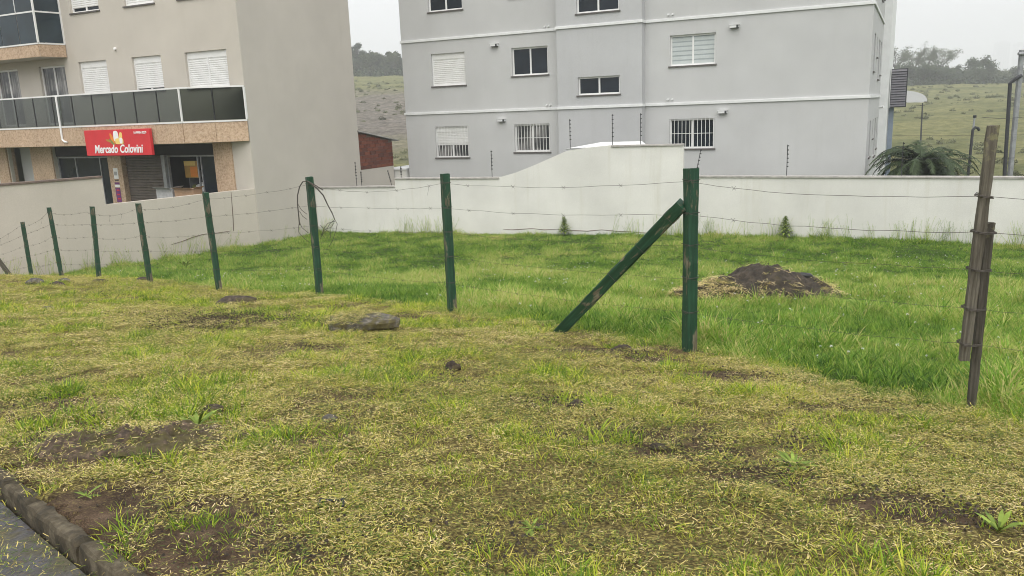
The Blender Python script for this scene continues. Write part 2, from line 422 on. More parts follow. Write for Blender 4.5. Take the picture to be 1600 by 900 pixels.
# ------------------------------------------------------------------ terrain of the lot
FENCE = [  # photograph x, y of the foot, distance along the view, height above ground, name of wear
    (50, 436, 19.2, 1.39), (97, 436, 17.9, 1.62), (155, 435, 16.8, 1.52), (235, 443, 15.2, 1.54),
    (343, 455, 13.6, 1.70), (500, 462, 12.2, 1.83), (707, 490, 9.9, 1.76), (1077, 551, 7.3, 1.73), (1515, 640, 5.0, 1.80)]
CTRL = []
for px, py, d, h in FENCE:
    CTRL.append(tuple(ray(px, py) * d))
KQ = Vector((-0.7071, 0.7071, 0)); KN = Vector((0.7071, 0.7071, 0))     # along the kerb (away) and across it (to the lot)
k0 = ray(180, 900); k1 = ray(0, 750)
KZ = -1.50
K0 = k0 * (KZ / k0.z); K1 = k1 * ((KZ - 0.07) / k1.z)
KQ = (Vector((K1.x, K1.y, 0)) - Vector((K0.x, K0.y, 0))).normalized(); KN = Vector((KQ.y, -KQ.x, 0))
KSL = -0.062                                                            # fall of the street along the kerb
def kerb_pt(s, t=0.0, dz=0.0):
    p = Vector((K0.x, K0.y, KZ)) + KQ * s + KN * t
    p.z = KZ + KSL * s + dz; return p
for s in (-9, -6, -4, -2, 0, 2, 4, 8, 12, 18, 24):
    for t in (0.055, 0.9):
        q = kerb_pt(s, t, 0.004 - max(0, t - 0.055) * 0.10); CTRL.append(tuple(q))
for x, y, z in [(9, 4.5, -1.95), (14, 3, -1.8), (7, 9, -2.65), (12, 10, -2.9), (4, 12, -2.95), (9, 15, -3.45), (0, 17, -3.5), (16, 14, -3.4),
                (-4, 20, -3.85), (6, 21, -4.0), (13, 19.5, -4.02), (18, 18, -4.0), (24, 15, -3.8), (1, 25, -4.12), (-6, 25.5, -4.10), (-3, 29.0, -4.25),
                (6, 25.5, -4.12), (11, 23, -4.05), (-9, 24, -4.05), (-12, 23.2, -4.1), (-14, 21.5, -4.05), (-18, 19, -4.1), (-22, 26, -4.6),
                (-10, 34, -4.4), (5, 36, -4.6), (22, 26, -4.3), (26, 8, -2.6)]:
    CTRL.append((x, y, z))
CT = np.array(CTRL)
def _tps_fit():
    P = CT[:, :2]; n = len(P)
    d = np.linalg.norm(P[:, None] - P[None], axis=2)
    K = np.where(d > 0, d * d * np.log(d + 1e-9), 0) + np.eye(n) * 0.6
    A = np.zeros((n + 3, n + 3)); A[:n, :n] = K; A[:n, n] = 1; A[:n, n + 1:] = P; A[n, :n] = 1; A[n + 1:, :n] = P.T
    b = np.zeros(n + 3); b[:n] = CT[:, 2]
    return np.linalg.solve(A, b)
TW = _tps_fit()
def gz0(x, y):
    x = np.atleast_1d(np.asarray(x, float)); y = np.atleast_1d(np.asarray(y, float)); sh = x.shape
    x = x.ravel(); y = y.ravel(); out = np.zeros(len(x))
    P = CT[:, :2]; n = len(P)
    for i in range(0, len(x), 20000):
        q = np.stack([x[i:i + 20000], y[i:i + 20000]], 1)
        d = np.linalg.norm(q[:, None] - P[None], axis=2)
        out[i:i + 20000] = (np.where(d > 0, d * d * np.log(d + 1e-9), 0) @ TW[:n]) + TW[n] + q @ TW[n + 1:]
    return out.reshape(sh)
def kst(x, y):
    dx = np.asarray(x) - K0.x; dy = np.asarray(y) - K0.y
    return dx * KQ.x + dy * KQ.y, dx * KN.x + dy * KN.y
def gz(x, y):
    z = gz0(x, y)
    s, t = kst(np.atleast_1d(x), np.atleast_1d(y))
    rough = 0.045 * (fbm(np.asarray(x) * 1.3, np.asarray(y) * 1.3, 3) - 0.5) + 0.05 * (fbm(np.asarray(x) * 4.1, np.asarray(y) * 4.1, 9) - 0.5)
    return z + rough * sstep(0.02, 0.35, t)
def g1(x, y): return float(gz(np.array([x]), np.array([y]))[0])
def hit(px, py):
    """where the sight line of a photograph position meets the ground"""
    r = ray(px, py); d = 1.2; prev = None
    ds = np.linspace(1.5, 40, 800)
    e = r.z * ds - gz0(r.x * ds, ds)
    i = int(np.argmax(e < 0)) if (e < 0).any() else len(ds) - 1
    if i == 0: dd = ds[0]
    else: dd = ds[i - 1] + (ds[i] - ds[i - 1]) * e[i - 1] / (e[i - 1] - e[i])
    return Vector((r.x * dd, dd, g1(r.x * dd, dd)))

# edge between the mown verge and the long grass
EDGE = [hit(*p) for p in [(-260, 420), (-60, 428), (60, 434), (160, 436), (240, 442), (300, 452), (345, 458), (430, 462), (500, 470), (600, 482), (700, 494),
                          (800, 508), (880, 522), (960, 535), (1020, 542), (1100, 558), (1200, 592), (1300, 618), (1400, 636), (1500, 648), (1600, 676), (1760, 730), (2000, 790)]]
EX = np.array([[p.x, p.y] for p in EDGE])
ES, ET = kst(EX[:, 0], EX[:, 1]); _o = np.argsort(ES); ES = ES[_o]; ET = ET[_o]
def lushness(x, y):
    s, t = kst(x, y)
    e = np.interp(s, ES, ET) + 0.22 + 0.35 * (fbm(np.asarray(x) * 1.7, np.asarray(y) * 1.7, 21) - 0.5)
    return t - e                                         # metres into the long grass (negative on the verge)

# bare patches on the verge: photograph centre, half sizes in metres, strength
BARE = []
for px, py, a, b, k in [(215, 690, 0.55, 0.30, 0.95), (240, 820, 0.50, 0.28, 0.85), (150, 790, 0.4, 0.2, 0.7), (330, 860, 0.40, 0.2, 0.8), (60, 640, 0.5, 0.28, 0.7), (350, 498, 0.85, 0.35, 0.9), (470, 545, 0.5, 0.25, 0.7),
                        (545, 508, 0.45, 0.3, 0.8), (930, 550, 0.40, 0.18, 1.0), (1010, 560, 0.35, 0.18, 0.8), (1130, 590, 0.45, 0.18, 0.9), (870, 632, 0.32, 0.14, 0.9), (960, 680, 0.55, 0.16, 0.85),
                        (1060, 705, 0.42, 0.13, 0.9), (1180, 748, 0.30, 0.12, 0.9), (1390, 790, 0.30, 0.14, 0.8), (1480, 815, 0.25, 0.10, 0.8), (1250, 700, 0.25, 0.1, 0.5), (630, 495, 0.35, 0.15, 0.7),
                        (560, 478, 0.5, 0.2, 0.6), (250, 492, 0.7, 0.25, 0.5), (180, 465, 0.9, 0.25, 0.4), (410, 470, 0.5, 0.2, 0.6), (700, 600, 0.3, 0.15, 0.35), (1330, 640, 0.5, 0.12, 0.7), (620, 830, 0.2, 0.1, 0.4),
                        (420, 880, 0.4, 0.12, 0.7), (100, 690, 0.4, 0.2, 0.8), (800, 860, 0.25, 0.1, 0.35)]:
    c = hit(px, py); BARE.append((c.x, c.y, a, b, k))
def bare(x, y):
    x = np.asarray(x); y = np.asarray(y); r = np.zeros(x.shape)
    wob = 0.9 * (fbm(x * 3.3, y * 3.3, 31) - 0.5)
    for cx, cy, a, b, k in BARE:
        q = ((x - cx) / a) ** 2 + ((y - cy) / (b * 1.6)) ** 2
        r = np.maximum(r, k * (1 - sstep(0.35, 1.3, q + wob)))
    n = fbm(x * 0.9, y * 0.9, 41, 5)
    return np.maximum(r, 0.65 * sstep(0.60, 0.73, n))

def ground_sheet():
    xs = np.concatenate([np.arange(-34, -14, 0.6), np.arange(-14, 14, 0.10), np.arange(14, 34.1, 0.6)])
    ys = np.concatenate([np.arange(-14, 0.9, 0.6), np.arange(0.9, 12, 0.09), np.arange(12, 31, 0.22), np.arange(31, 44.1, 0.8)])
    X, Y = np.meshgrid(xs, ys)
    Z = gz(X, Y)
    s, t = kst(X, Y)
    Z = np.where(t < 0.045, KZ + KSL * s - 0.30, Z)        # drops away under kerb and street
    ny, nx = X.shape
    v = np.stack([X.ravel(), Y.ravel(), Z.ravel()], 1)
    i = np.arange(ny * nx).reshape(ny, nx)
    f = np.stack([i[:-1, :-1].ravel(), i[:-1, 1:].ravel(), i[1:, 1:].ravel(), i[1:, :-1].ravel()], 1)
    me = bpy.data.meshes.new('ground')
    me.vertices.add(len(v)); me.vertices.foreach_set('co', v.ravel().astype(np.float32))
    me.loops.add(f.size); me.loops.foreach_set('vertex_index', f.ravel().astype(np.int32))
    me.polygons.add(len(f)); me.polygons.foreach_set('loop_start', np.arange(0, f.size, 4, dtype=np.int32))
    me.polygons.foreach_set('use_smooth', np.ones(len(f), bool))
    me.update(calc_edges=True)
    L = lushness(X.ravel(), Y.ravel())
    a = me.attributes.new('cover', 'FLOAT', 'POINT'); a.data.foreach_set('value', (1 - bare(X.ravel(), Y.ravel())).astype(np.float32))
    a = me.attributes.new('lush', 'FLOAT', 'POINT'); a.data.foreach_set('value', sstep(-0.1, 0.35, L).astype(np.float32))
    me.materials.append(M['soil'])
    o = bpy.data.objects.new('ground', me); COL.objects.link(o); tag(o, kind='structure')
ground_sheet()

# street and kerb ------------------------------------------------------------
mb = MB()
ss = np.linspace(-16, 34, 90); tt = [-9, -5, -3, -2, -1.4, -0.9, -0.5, -0.25, -0.02]
vs = []
for s in ss:
    for t in tt:
        p = kerb_pt(s, t, -0.082 + 0.02 * (t > -0.4) * (vnoise(np.array([s * 3]), np.array([t * 3]))[0] - 0.4)); vs.append(p)
nt_ = len(tt)
mb.add(vs, [(i * nt_ + j, (i + 1) * nt_ + j, (i + 1) * nt_ + j + 1, i * nt_ + j + 1) for i in range(len(ss) - 1) for j in range(nt_ - 1)])
tag(mb.build('road', M['wet_asphalt'], smooth=True), kind='structure')

kerb = empty('kerb', kerb_pt(0, 0, -0.2)); tag(kerb, kind='structure')
def kerb_stone(s0, s1, seed):
    r = random.Random(seed); mb = MB(); n = max(3, int((s1 - s0) / 0.022)); prof = [(0.0, -0.24), (-0.003, -0.04), (0.0, -0.014), (0.008, -0.002), (0.035, 0.001), (0.066, -0.004), (0.075, -0.24)]
    rows = []; dt = r.uniform(-0.006, 0.006); dz = r.uniform(-0.006, 0.004); yaw = r.uniform(-0.008, 0.008)
    for i in range(n + 1):
        f = i / n; s = s0 + (s1 - s0) * f
        e = min(f, 1 - f) * (s1 - s0)
        rr = 1 - 0.22 * max(0, 1 - e / 0.03) ** 2
        row = []
        for t, z in prof:
            k = 0.011 * (fbm(np.array([s * 14 + seed]), np.array([t * 40 + z * 30]), 5)[0] - 0.5) * 2
            zz = z if z < -0.2 else (z * 1 - (1 - rr) * 0.06 + k)
            q = kerb_pt(s, t * 1.0 + dt + yaw * (s - s0) + k * 0.7, zz + dz)
            row.append(q - kerb.location)
        rows.append(row)
    vs = [q for row in rows for q in row]; m = len(prof)
    fs = [(i * m + j, i * m + j + 1, (i + 1) * m + j + 1, (i + 1) * m + j) for i in range(n) for j in range(m - 1)]
    fs += [tuple(range(m)), tuple(range(n * m + m - 1, n * m - 1, -1))]
    mb.add(vs, fs); mb.build('kerb_stone', M['kerb_concrete'], kerb, smooth=False)
s = -9.0; k = 0
while s < 26:
    l = [0.62, 0.36, 0.42, 0.55, 0.48, 0.7][k % 6] if s < 8 else 1.0
    kerb_stone(s + 0.001, s + l - 0.002, k); s += l; k += 1

# ------------------------------------------------------------------ far land
def far_z(x, y):
    r = np.hypot(x, y); az = np.degrees(np.arctan2(x, y))          # 0 = straight ahead
    rr = [0, 26, 40, 60, 90, 150, 220, 265, 300, 400, 700, 2800]
    left = np.interp(r, rr, [-6, -6.5, -6.5, -5.2, -2.8, 2.6, 8.3, 12.4, 15.0, 13, -10, -40])
    rght = np.interp(r, rr, [-6, -6.5, -6.6, -5.6, -4.7, -2.0, 1.5, 3.4, 3.6, 0, -18, -40])
    back = np.interp(r, rr, [-6, -6, -5.5, -5, -4.5, -3, -2, -2, -2, -4, -18, -40])
    w = sstep(-4, 12, az); z = left * (1 - w) + rght * w
    b = sstep(50, 100, np.abs(az)); z = z * (1 - b) + back * b
    crest = 1.6 * np.clip((az - 24) / 12, -1.0, 1.6) * sstep(120, 260, r)
    return z - crest * (w > 0.5) + (fbm(x * 0.03, y * 0.03, 51) - 0.5) * 2.2 * sstep(45, 120, r) + (fbm(x * 0.35, y * 0.35, 52) - 0.5) * 0.8 * sstep(40, 90, r)
def fz1(x, y): return float(far_z(np.array([x]), np.array([y]))[0])
def far_land():
    az = np.radians(np.concatenate([np.arange(-180, -60, 5), np.arange(-60, 60, 0.4), np.arange(60, 180.1, 5)]))
    rs = np.concatenate([[0.5, 10, 20, 26], np.arange(30, 120, 1.2), np.arange(120, 330, 2.5), [340, 360, 400, 460, 540, 640, 800, 1000, 1300, 1700, 2100, 2500]])
    A, R = np.meshgrid(az, rs); X = R * np.sin(A); Y = R * np.cos(A); Z = far_z(X, Y)
    mb = MB(); ny, nx = X.shape
    mb.v = list(map(tuple, np.stack([X.ravel(), Y.ravel(), Z.ravel()], 1)))
    mb.f = [(i * nx + j, (i + 1) * nx + j, (i + 1) * nx + j + 1, i * nx + j + 1)[::-1] for i in range(ny - 1) for j in range(nx - 1)]
    mb.m = [0] * len(mb.f)
    o = mb.build('hillside', M['field'], smooth=True); tag(o, kind='structure')
def m_field():
    m, nt, bs = nodes_of('field'); v = coords(nt, 'World')
    a = noise(nt, v, 0.05, 6, 0.65); b = noise(nt, v, 0.9, 7, 0.72); c = noise(nt, coords(nt, 'World', (0.35, 1, 1)), 0.16, 5, 0.6)
    grass = ramp(nt, b, [(0.30, (0.105, 0.112, 0.058)), (0.48, (0.170, 0.176, 0.088)), (0.68, (0.245, 0.240, 0.130))])
    grass = mixc(nt, 0.8, grass, ramp(nt, c, [(0.35, (0.55, 0.62, 0.5)), (0.6, (1.1, 1.05, 0.9))]), 'MULTIPLY')
    grey = ramp(nt, b, [(0.34, (0.075, 0.066, 0.062)), (0.5, (0.17, 0.15, 0.14)), (0.68, (0.30, 0.27, 0.24))])
    sep = nt.nodes.new('ShaderNodeSeparateXYZ'); g = nt.nodes.new('ShaderNodeNewGeometry'); nt.links.new(g.outputs['Position'], sep.inputs[0])
    # dry cleared ground: a belt half way up the slope behind the houses, and a brown patch near the crest to the east
    ad = nt.nodes.new('ShaderNodeMath'); ad.operation = 'MULTIPLY_ADD'; ad.inputs[1].default_value = 60.0; nt.links.new(a, ad.inputs[0]); nt.links.new(sep.outputs[1], ad.inputs[2])
    mr = nt.nodes.new('ShaderNodeMapRange'); mr.inputs[1].default_value = 100; mr.inputs[2].default_value = 300; nt.links.new(ad.outputs[0], mr.inputs[0])
    belt = ramp(nt, mr.outputs[0], [(0.0, (0, 0, 0)), (0.12, (0.9, 0.9, 0.9)), (0.44, (0.8, 0.8, 0.8)), (0.60, (0, 0, 0)), (1.0, (0, 0, 0))])
    mx_ = nt.nodes.new('ShaderNodeMapRange'); mx_.inputs[1].default_value = 10; mx_.inputs[2].default_value = -10; nt.links.new(sep.outputs[0], mx_.inputs[0])
    f = nt.nodes.new('ShaderNodeMath'); f.operation = 'MULTIPLY'; nt.links.new(belt, f.inputs[0]); nt.links.new(mx_.outputs[0], f.inputs[1])
    col = mixc(nt, f.outputs[0], grass, grey)
    p2 = nt.nodes.new('ShaderNodeVectorMath'); p2.operation = 'SUBTRACT'; p2.inputs[1].default_value = (124, 188, 0)
    nt.links.new(g.outputs['Position'], p2.inputs[0])
    sc_ = nt.nodes.new('ShaderNodeVectorMath'); sc_.operation = 'MULTIPLY'; sc_.inputs[1].default_value = (1 / 34.0, 1 / 26.0, 0); nt.links.new(p2.outputs[0], sc_.inputs[0])
    ln = nt.nodes.new('ShaderNodeVectorMath'); ln.operation = 'LENGTH'; nt.links.new(sc_.outputs[0], ln.inputs[0])
    am = nt.nodes.new('ShaderNodeMath'); am.operation = 'MULTIPLY_ADD'; am.inputs[1].default_value = 1.4; nt.links.new(a, am.inputs[0]); nt.links.new(ln.outputs['Value'], am.inputs[2])
    brown = ramp(nt, b, [(0.34, (0.070, 0.055, 0.032)), (0.66, (0.185, 0.150, 0.085))])
    col = mixc(nt, ramp(nt, am.outputs[0], [(0.85, (0.85, 0.85, 0.85)), (1.0, (0, 0, 0))]) if False else ramp(nt, am.outputs[0], [(0.80, (0.85, 0.85, 0.85)), (0.99, (0, 0, 0))]), col, brown)
    nt.links.new(col, bs.inputs['Base Color']); bs.inputs['Roughness'].default_value = 1.0; bs.inputs['Specular IOR Level'].default_value = 0.05
    bump(nt, bs, b, 1.0, 0.5)
m_field()
far_land()

# ------------------------------------------------------------------ buildings
RZ = -math.atan2(0.4472, 0.8944)
def window_shell(b, holes, x0, x1, z0, z1, y=0.0, depth=0.16, flip=False):
    """wall sheet in the local x-z plane with recessed openings"""
    xs = sorted({x0, x1} | {h[0] for h in holes} | {h[1] for h in holes}); zs = sorted({z0, z1} | {h[2] for h in holes} | {h[3] for h in holes})
    for i in range(len(xs) - 1):
        for j in range(len(zs) - 1):
            cx = (xs[i] + xs[i + 1]) / 2; cz = (zs[j] + zs[j + 1]) / 2
            if any(h[0] < cx < h[1] and h[2] < cz < h[3] for h in holes): continue
            b.add([(xs[i], y, zs[j]), (xs[i + 1], y, zs[j]), (xs[i + 1], y, zs[j + 1]), (xs[i], y, zs[j + 1])], [(0, 1, 2, 3)])
    for a, c, e, g in holes:
        d = y + depth
        b.add([(a, y, e), (a, d, e), (a, d, g), (a, y, g)], [(0, 1, 2, 3)]); b.add([(c, y, e), (c, y, g), (c, d, g), (c, d, e)], [(0, 1, 2, 3)])
        b.add([(a, y, e), (c, y, e), (c, d, e), (a, d, e)], [(0, 1, 2, 3)]); b.add([(a, y, g), (a, d, g), (c, d, g), (c, y, g)], [(0, 1, 2, 3)])

def frame_mesh(w, h, t=0.06, mull=True, dep=0.05, box_h=0.0):
    b = MB(); b.box((0, 0, 0), (w, dep, t)); b.box((0, 0, h - t - box_h), (w, dep, h)); b.box((0, 0, t), (t, dep, h - t - box_h)); b.box((w - t, 0, t), (w, dep, h - t - box_h))
    if mull: b.box((w / 2 - t * 0.5, 0.002, t), (w / 2 + t * 0.5, dep, h - t - box_h))
    return b
def slats(w, h, n, dep=0.016):
    b = MB(); hh = h / n; prof = []
    for i in range(n): prof += [(0.0, i * hh), (-dep, i * hh + hh * 0.25), (-dep, i * hh + hh * 0.8)]
    prof.append((0.0, h))
    vs = []
    for y, z in prof: vs += [(0, y, z), (w, y, z)]
    b.add(vs, [(2 * i, 2 * i + 1, 2 * i + 3, 2 * i + 2) for i in range(len(prof) - 1)])
    b.box((0, 0.004, 0), (w, 0.02, h))
    return b
def make_window(parent, x0, x1, z0, z1, y, kind, sill=True, open_frac=0.0, grille=False, label=None):
    """one window with its own frame, panes, sill and shutter; local frame of the building"""
    w, h = x1 - x0, z1 - z0
    e = empty('window', (x0, y, z0), 0, parent)
    if label: e['label'] = label
    yd = 0.11
    if kind == 'dark':
        frame_mesh(w, h).build('frame', M['white_aluminium'], e).location = (0, yd - 0.02, 0)
        for i in range(2):
            boxo('pane', (0.06 + i * (w / 2 - 0.03), yd + 0.005 + 0.012 * i, 0.055), (w / 2 - 0.028 + i * (w / 2 - 0.03), yd + 0.015 + 0.012 * i, h - 0.055), M['pane_dark'], e)
    elif kind == 'blind':
        frame_mesh(w, h).build('frame', M['white_aluminium'], e).location = (0, yd - 0.02, 0)
        for i in range(2):
            b = MB(); xa = 0.06 + i * (w / 2 - 0.03); xb = w / 2 - 0.028 + i * (w / 2 - 0.03)
            n = 6; hh = (h - 0.11) / n
            for k in range(n):
                b.mi = 0; b.box((xa, yd + 0.004, 0.055 + k * hh), (xb, yd + 0.012, 0.055 + (k + 0.72) * hh))
                b.mi = 1; b.box((xa, yd + 0.008, 0.055 + (k + 0.72) * hh), (xb, yd + 0.014, 0.055 + (k + 1) * hh))
            b.build('blind', [M['blind'], M['blind_band']], e)
    elif kind in ('shutter', 'shutter2'):
        bh = 0.17
        fm = frame_mesh(w, h, 0.05, kind == 'shutter2', 0.05, bh); fm.build('frame', M['white_aluminium'], e).location = (0, yd - 0.03, 0)
        gap = open_frac * h
        sh = slats(w - 0.10, h - bh - 0.05 - gap, max(6, int((h - gap) / 0.085)))
        sh.build('shutter', M['shutter_white'], e).location = (0.05, yd, 0.025 + gap)
        if gap > 0.02:
            for i in range(2):
                boxo('pane', (0.05 + i * (w / 2 - 0.03), yd + 0.022, 0.03), (w / 2 - 0.03 + i * (w / 2 - 0.03), yd + 0.03, gap + 0.06), M['pane_dark'] if gap < 0.2 else M['curtain_window'], e)
            boxo('mullion', (w / 2 - 0.03, yd - 0.028, 0.05), (w / 2 + 0.03, yd + 0.02, gap + 0.02), M['white_aluminium'], e)
    elif kind == 'curtain':
        frame_mesh(w, h, 0.07).build('frame', M['white_aluminium'], e).location = (0, yd - 0.02, 0)
        for i in range(2):
            boxo('pane', (0.06 + i * (w / 2 - 0.03), yd + 0.005, 0.055), (w / 2 - 0.028 + i * (w / 2 - 0.03), yd + 0.015, h - 0.055), M['curtain_window'], e)
    if grille:
        b = MB(); n = 12
        for k in range(n): xk = 0.03 + (w - 0.06) * k / (n - 1); b.box((xk - 0.008, 0.012, 0.0), (xk + 0.008, 0.026, h))
        for zk in (0.02, h * 0.5, h - 0.035): b.box((0, 0.027, zk), (w, 0.033, zk + 0.016))
        b.build('grille', M['white_aluminium'], e)
    if sill:
        boxo('sill', (-0.05, -0.045, -0.05), (w + 0.05, 0.13, -0.002), M['sill_dark'], e)
    return e
def m_curtain():
    m, nt, bs = nodes_of('curtain_window'); v = coords(nt, 'Object', (9, 9, 0.25))
    n = noise(nt, v, 1.5, 5, 0.6); f = noise(nt, coords(nt), 1.1, 3)
    col = ramp(nt, n, [(0.35, (0.045, 0.048, 0.055)), (0.52, (0.22, 0.215, 0.21)), (0.68, (0.46, 0.45, 0.44))])
    col = mixc(nt, ramp(nt, f, [(0.40, (0, 0, 0)), (0.55, (0.85, 0.85, 0.85))]), col, (0.02, 0.024, 0.03))
    nt.links.new(col, bs.inputs['Base Color']); bs.inputs['Roughness'].default_value = 0.15
m_curtain()

# --- the grey apartment block -------------------------------------------------
BZ = -4.8
grey = empty('apartment_building', (-4.2, 34.8, BZ), RZ)
tag(grey, 'grey rendered apartment block with white floor bands behind the white wall', 'building')
def gzl(z): return z - BZ
HOLES_L, HOLES_B, HOLES_R, WIN = [], [], [], []
for fl in (-1, 0, 1, 2):
    o = fl * 2.9
    WIN.append((1.40, 2.97, 1.09 + o if fl >= 0 else -1.80, 2.36 + o, 'L', {-1: ('shutter', 0.37, True), 0: ('shutter', 0.0, False), 1: ('dark', 0, False), 2: ('shutter', 0, False)}[fl]))
    WIN.append((5.06, 6.59, 1.31 + o if fl >= 0 else -1.62, 2.36 + o, 'L', {-1: ('curtain', 0, True)}.get(fl, ('dark', 0, False))))
    if fl >= 0: WIN.append((7.95, 9.58, 0.46 + o, 1.11 + o, 'B', ('dark', 0, False)))
    WIN.append((11.32, 12.93, 1.33 + o if fl >= 0 else -1.57, 2.38 + o, 'R', {-1: ('dark', 0, True), 0: ('blind', 0, False)}.get(fl, ('dark', 0, False))))
TOP = 9.4
for w in WIN:
    {'L': HOLES_L, 'B': HOLES_B, 'R': HOLES_R}[w[4]].append((w[0], w[1], gzl(w[2]), gzl(w[3])))
b = MB(); window_shell(b, HOLES_L, 0, 7.13, 0, gzl(TOP)); window_shell(b, HOLES_R, 10.41, 17.9, 0, gzl(TOP))
b.add([(0, 0, 0), (0, 0, gzl(TOP)), (0, 14, gzl(TOP)), (0, 14, 0)], [(0, 1, 2, 3)])
b.add([(0, 14, 0), (0, 14, gzl(TOP)), (17.9, 14, gzl(TOP)), (17.9, 14, 0)], [(0, 1, 2, 3)])
b.add([(0, 0, gzl(TOP)), (17.9, 0, gzl(TOP)), (17.9, 14, gzl(TOP)), (0, 14, gzl(TOP))], [(0, 1, 2, 3)])
b.build('wall', M['grey_render'], grey)
b = MB(); window_shell(b, HOLES_B, 7.13, 10.41, 0, gzl(TOP) + 0.4, -0.4)
b.add([(7.13, -0.4, 0), (7.13, -0.4, gzl(TOP) + 0.4), (7.13, 0.3, gzl(TOP) + 0.4), (7.13, 0.3, 0)], [(0, 1, 2, 3)])
b.add([(10.41, -0.4, 0), (10.41, 0.3, 0), (10.41, 0.3, gzl(TOP) + 0.4), (10.41, -0.4, gzl(TOP) + 0.4)], [(0, 1, 2, 3)])
b.add([(7.13, -0.4, gzl(TOP) + 0.4), (10.41, -0.4, gzl(TOP) + 0.4), (10.41, 0.3, gzl(TOP) + 0.4), (7.13, 0.3, gzl(TOP) + 0.4)], [(0, 1, 2, 3)])
b.build('stair_bay', M['grey_render_bay'], grey)
# east side with slit windows, built in its own frame (x runs back along the side)
side = empty('side_wall', (17.9, 0, 0), PI / 2, grey)
SH = []
for fl in (-1, 0, 1, 2):
    o = fl * 2.9
    SH += [(1.55, 2.35, gzl(0.85 + o), gzl(2.1 + o)), (3.6, 4.1, gzl(1.4 + o), gzl(2.1 + o)), (5.2, 6.2, gzl(0.65 + o), gzl(2.1 + o)), (6.9, 7.6, gzl(0.85 + o), gzl(2.1 + o))]
b = MB(); window_shell(b, SH, 0, 14, 0, gzl(TOP), 0.0, 0.14)
b.build('wall', M['grey_render'], side)
for h in SH:
    boxo('pane', (h[0] + 0.03, 0.10, h[2] + 0.03), (h[1] - 0.03, 0.12, h[3] - 0.03), M['pane_dark'], side)
    boxo('sill', (h[0] - 0.04, -0.05, h[2] - 0.05), (h[1] + 0.04, 0.12, h[2] - 0.002), M['sill_dark'], side)
for tz in (0.02, 2.92, 5.82, 8.72):
    z = gzl(tz)
    boxo('floor_band', (-0.04, -0.05, z - 0.05), (7.128, 0.02, z + 0.05), M['trim_white'], grey, 0.008)
    boxo('floor_band', (7.09, -0.45, z - 0.05), (10.45, -0.38, z + 0.05), M['trim_white'], grey, 0.008)
    boxo('floor_band', (10.412, -0.379, z - 0.05), (10.452, -0.052, z + 0.05), M['trim_white'], grey)
    boxo('floor_band', (10.412, -0.05, z - 0.05), (17.94, 0.02, z + 0.05), M['trim_white'], grey, 0.008)
    boxo('floor_band', (17.90, 0.022, z - 0.05), (17.95, 8.4, z + 0.05), M['trim_white'], grey, 0.008)
for x0, x1, z0, z1, part, (kind, op, gr) in WIN:
    make_window(grey, x0, x1, gzl(z0), gzl(z1), -0.4 if part == 'B' else 0.0, kind, True, op, gr)
for vx, vz in ((4.36, 2.52), (4.55, -0.36), (13.57, 2.52), (13.23, -0.32), (4.4, 5.42), (13.5, 5.42)):
    b = MB(); z = gzl(vz)
    b.box((vx - 0.15, -0.14, z - 0.045), (vx + 0.15, 0.0, z + 0.045)); b.box((vx - 0.17, -0.155, z + 0.046), (vx + 0.17, 0.0, z + 0.062))
    b.mi = 1; b.box((vx + 0.08, -0.158, z - 0.04), (vx + 0.145, -0.142, z + 0.04)); b.box((vx - 0.14, -0.13, z - 0.058), (vx + 0.14, -0.02, z - 0.047))
    b.build('vent_hood', [M['trim_white'], M['metal_dark']], grey)
for vx, vz in ((6.52, 3.05), (6.67, 3.05), (6.51, 0.15), (6.65, 0.15), (11.27, 3.09), (11.42, 3.09), (11.26, 0.18), (11.42, 0.18)):
    MB().tube([(vx, 0, gzl(vz)), (vx, -0.09, gzl(vz))], 0.032, 10).build('pipe_end', M['trim_white'], grey)
# white stair tower, louvre screen and duct at the east back; duct at the west corner
boxo('rear_stair', (17.86, 8.6, 0), (18.20, 13.5, gzl(TOP) + 0.3), M['trim_white'], grey, 0.01)
lou = empty('louvre_screen', (18.25, 10.0, gzl(-0.48)), 0, grey); lou.scale = (0.64, 1, 0.905)
boxo('frame', (0, 0.03, 0), (1.0, 0.5, 1.78), M['metal_dark'], lou)
sl0 = None
for k in range(15):
    z = 0.05 + k * 0.115
    b = MB(); b.add([(0.03, -0.02, z), (0.94, -0.02, z), (0.94, 0.028, z + 0.085), (0.03, 0.028, z + 0.085), (0.03, 0.0, z - 0.01), (0.94, 0.0, z - 0.01), (0.94, 0.045, z + 0.08), (0.03, 0.045, z + 0.08)],
              [(0, 1, 2, 3), (7, 6, 5, 4), (0, 4, 5, 1), (2, 6, 7, 3), (1, 5, 6, 2), (0, 3, 7, 4)])
    b.build('slat', M['slat_purple_grey'], lou)
boxo('service_column', (18.22, 10.3, 0), (18.42, 10.7, gzl(-0.49)), M['blue_grey'], grey)
boxo('service_column', (-0.42, 2.0, 0), (-0.05, 2.5, gzl(0.85)), M['blue_grey'], grey)
boxo('duct_cap', (-0.46, 1.9, gzl(0.86)), (-0.03, 2.55, gzl(1.14)), M['metal_dark'], grey)
MB().tube([(-0.1, 1.6, gzl(-1.05)), (-0.13, 1.48, gzl(-1.05)), (-0.14, 1.45, gzl(-1.05))], [0.06, 0.22, 0.24], 14).build('satellite_dish', M['metal_grey'], grey, True)
b = MB(); b.tube([(17.95, 7.2, gzl(-0.42)), (18.12, 7.1, gzl(-0.40))], 0.05, 8); b.build('camera_housing', M['trim_white'], grey)

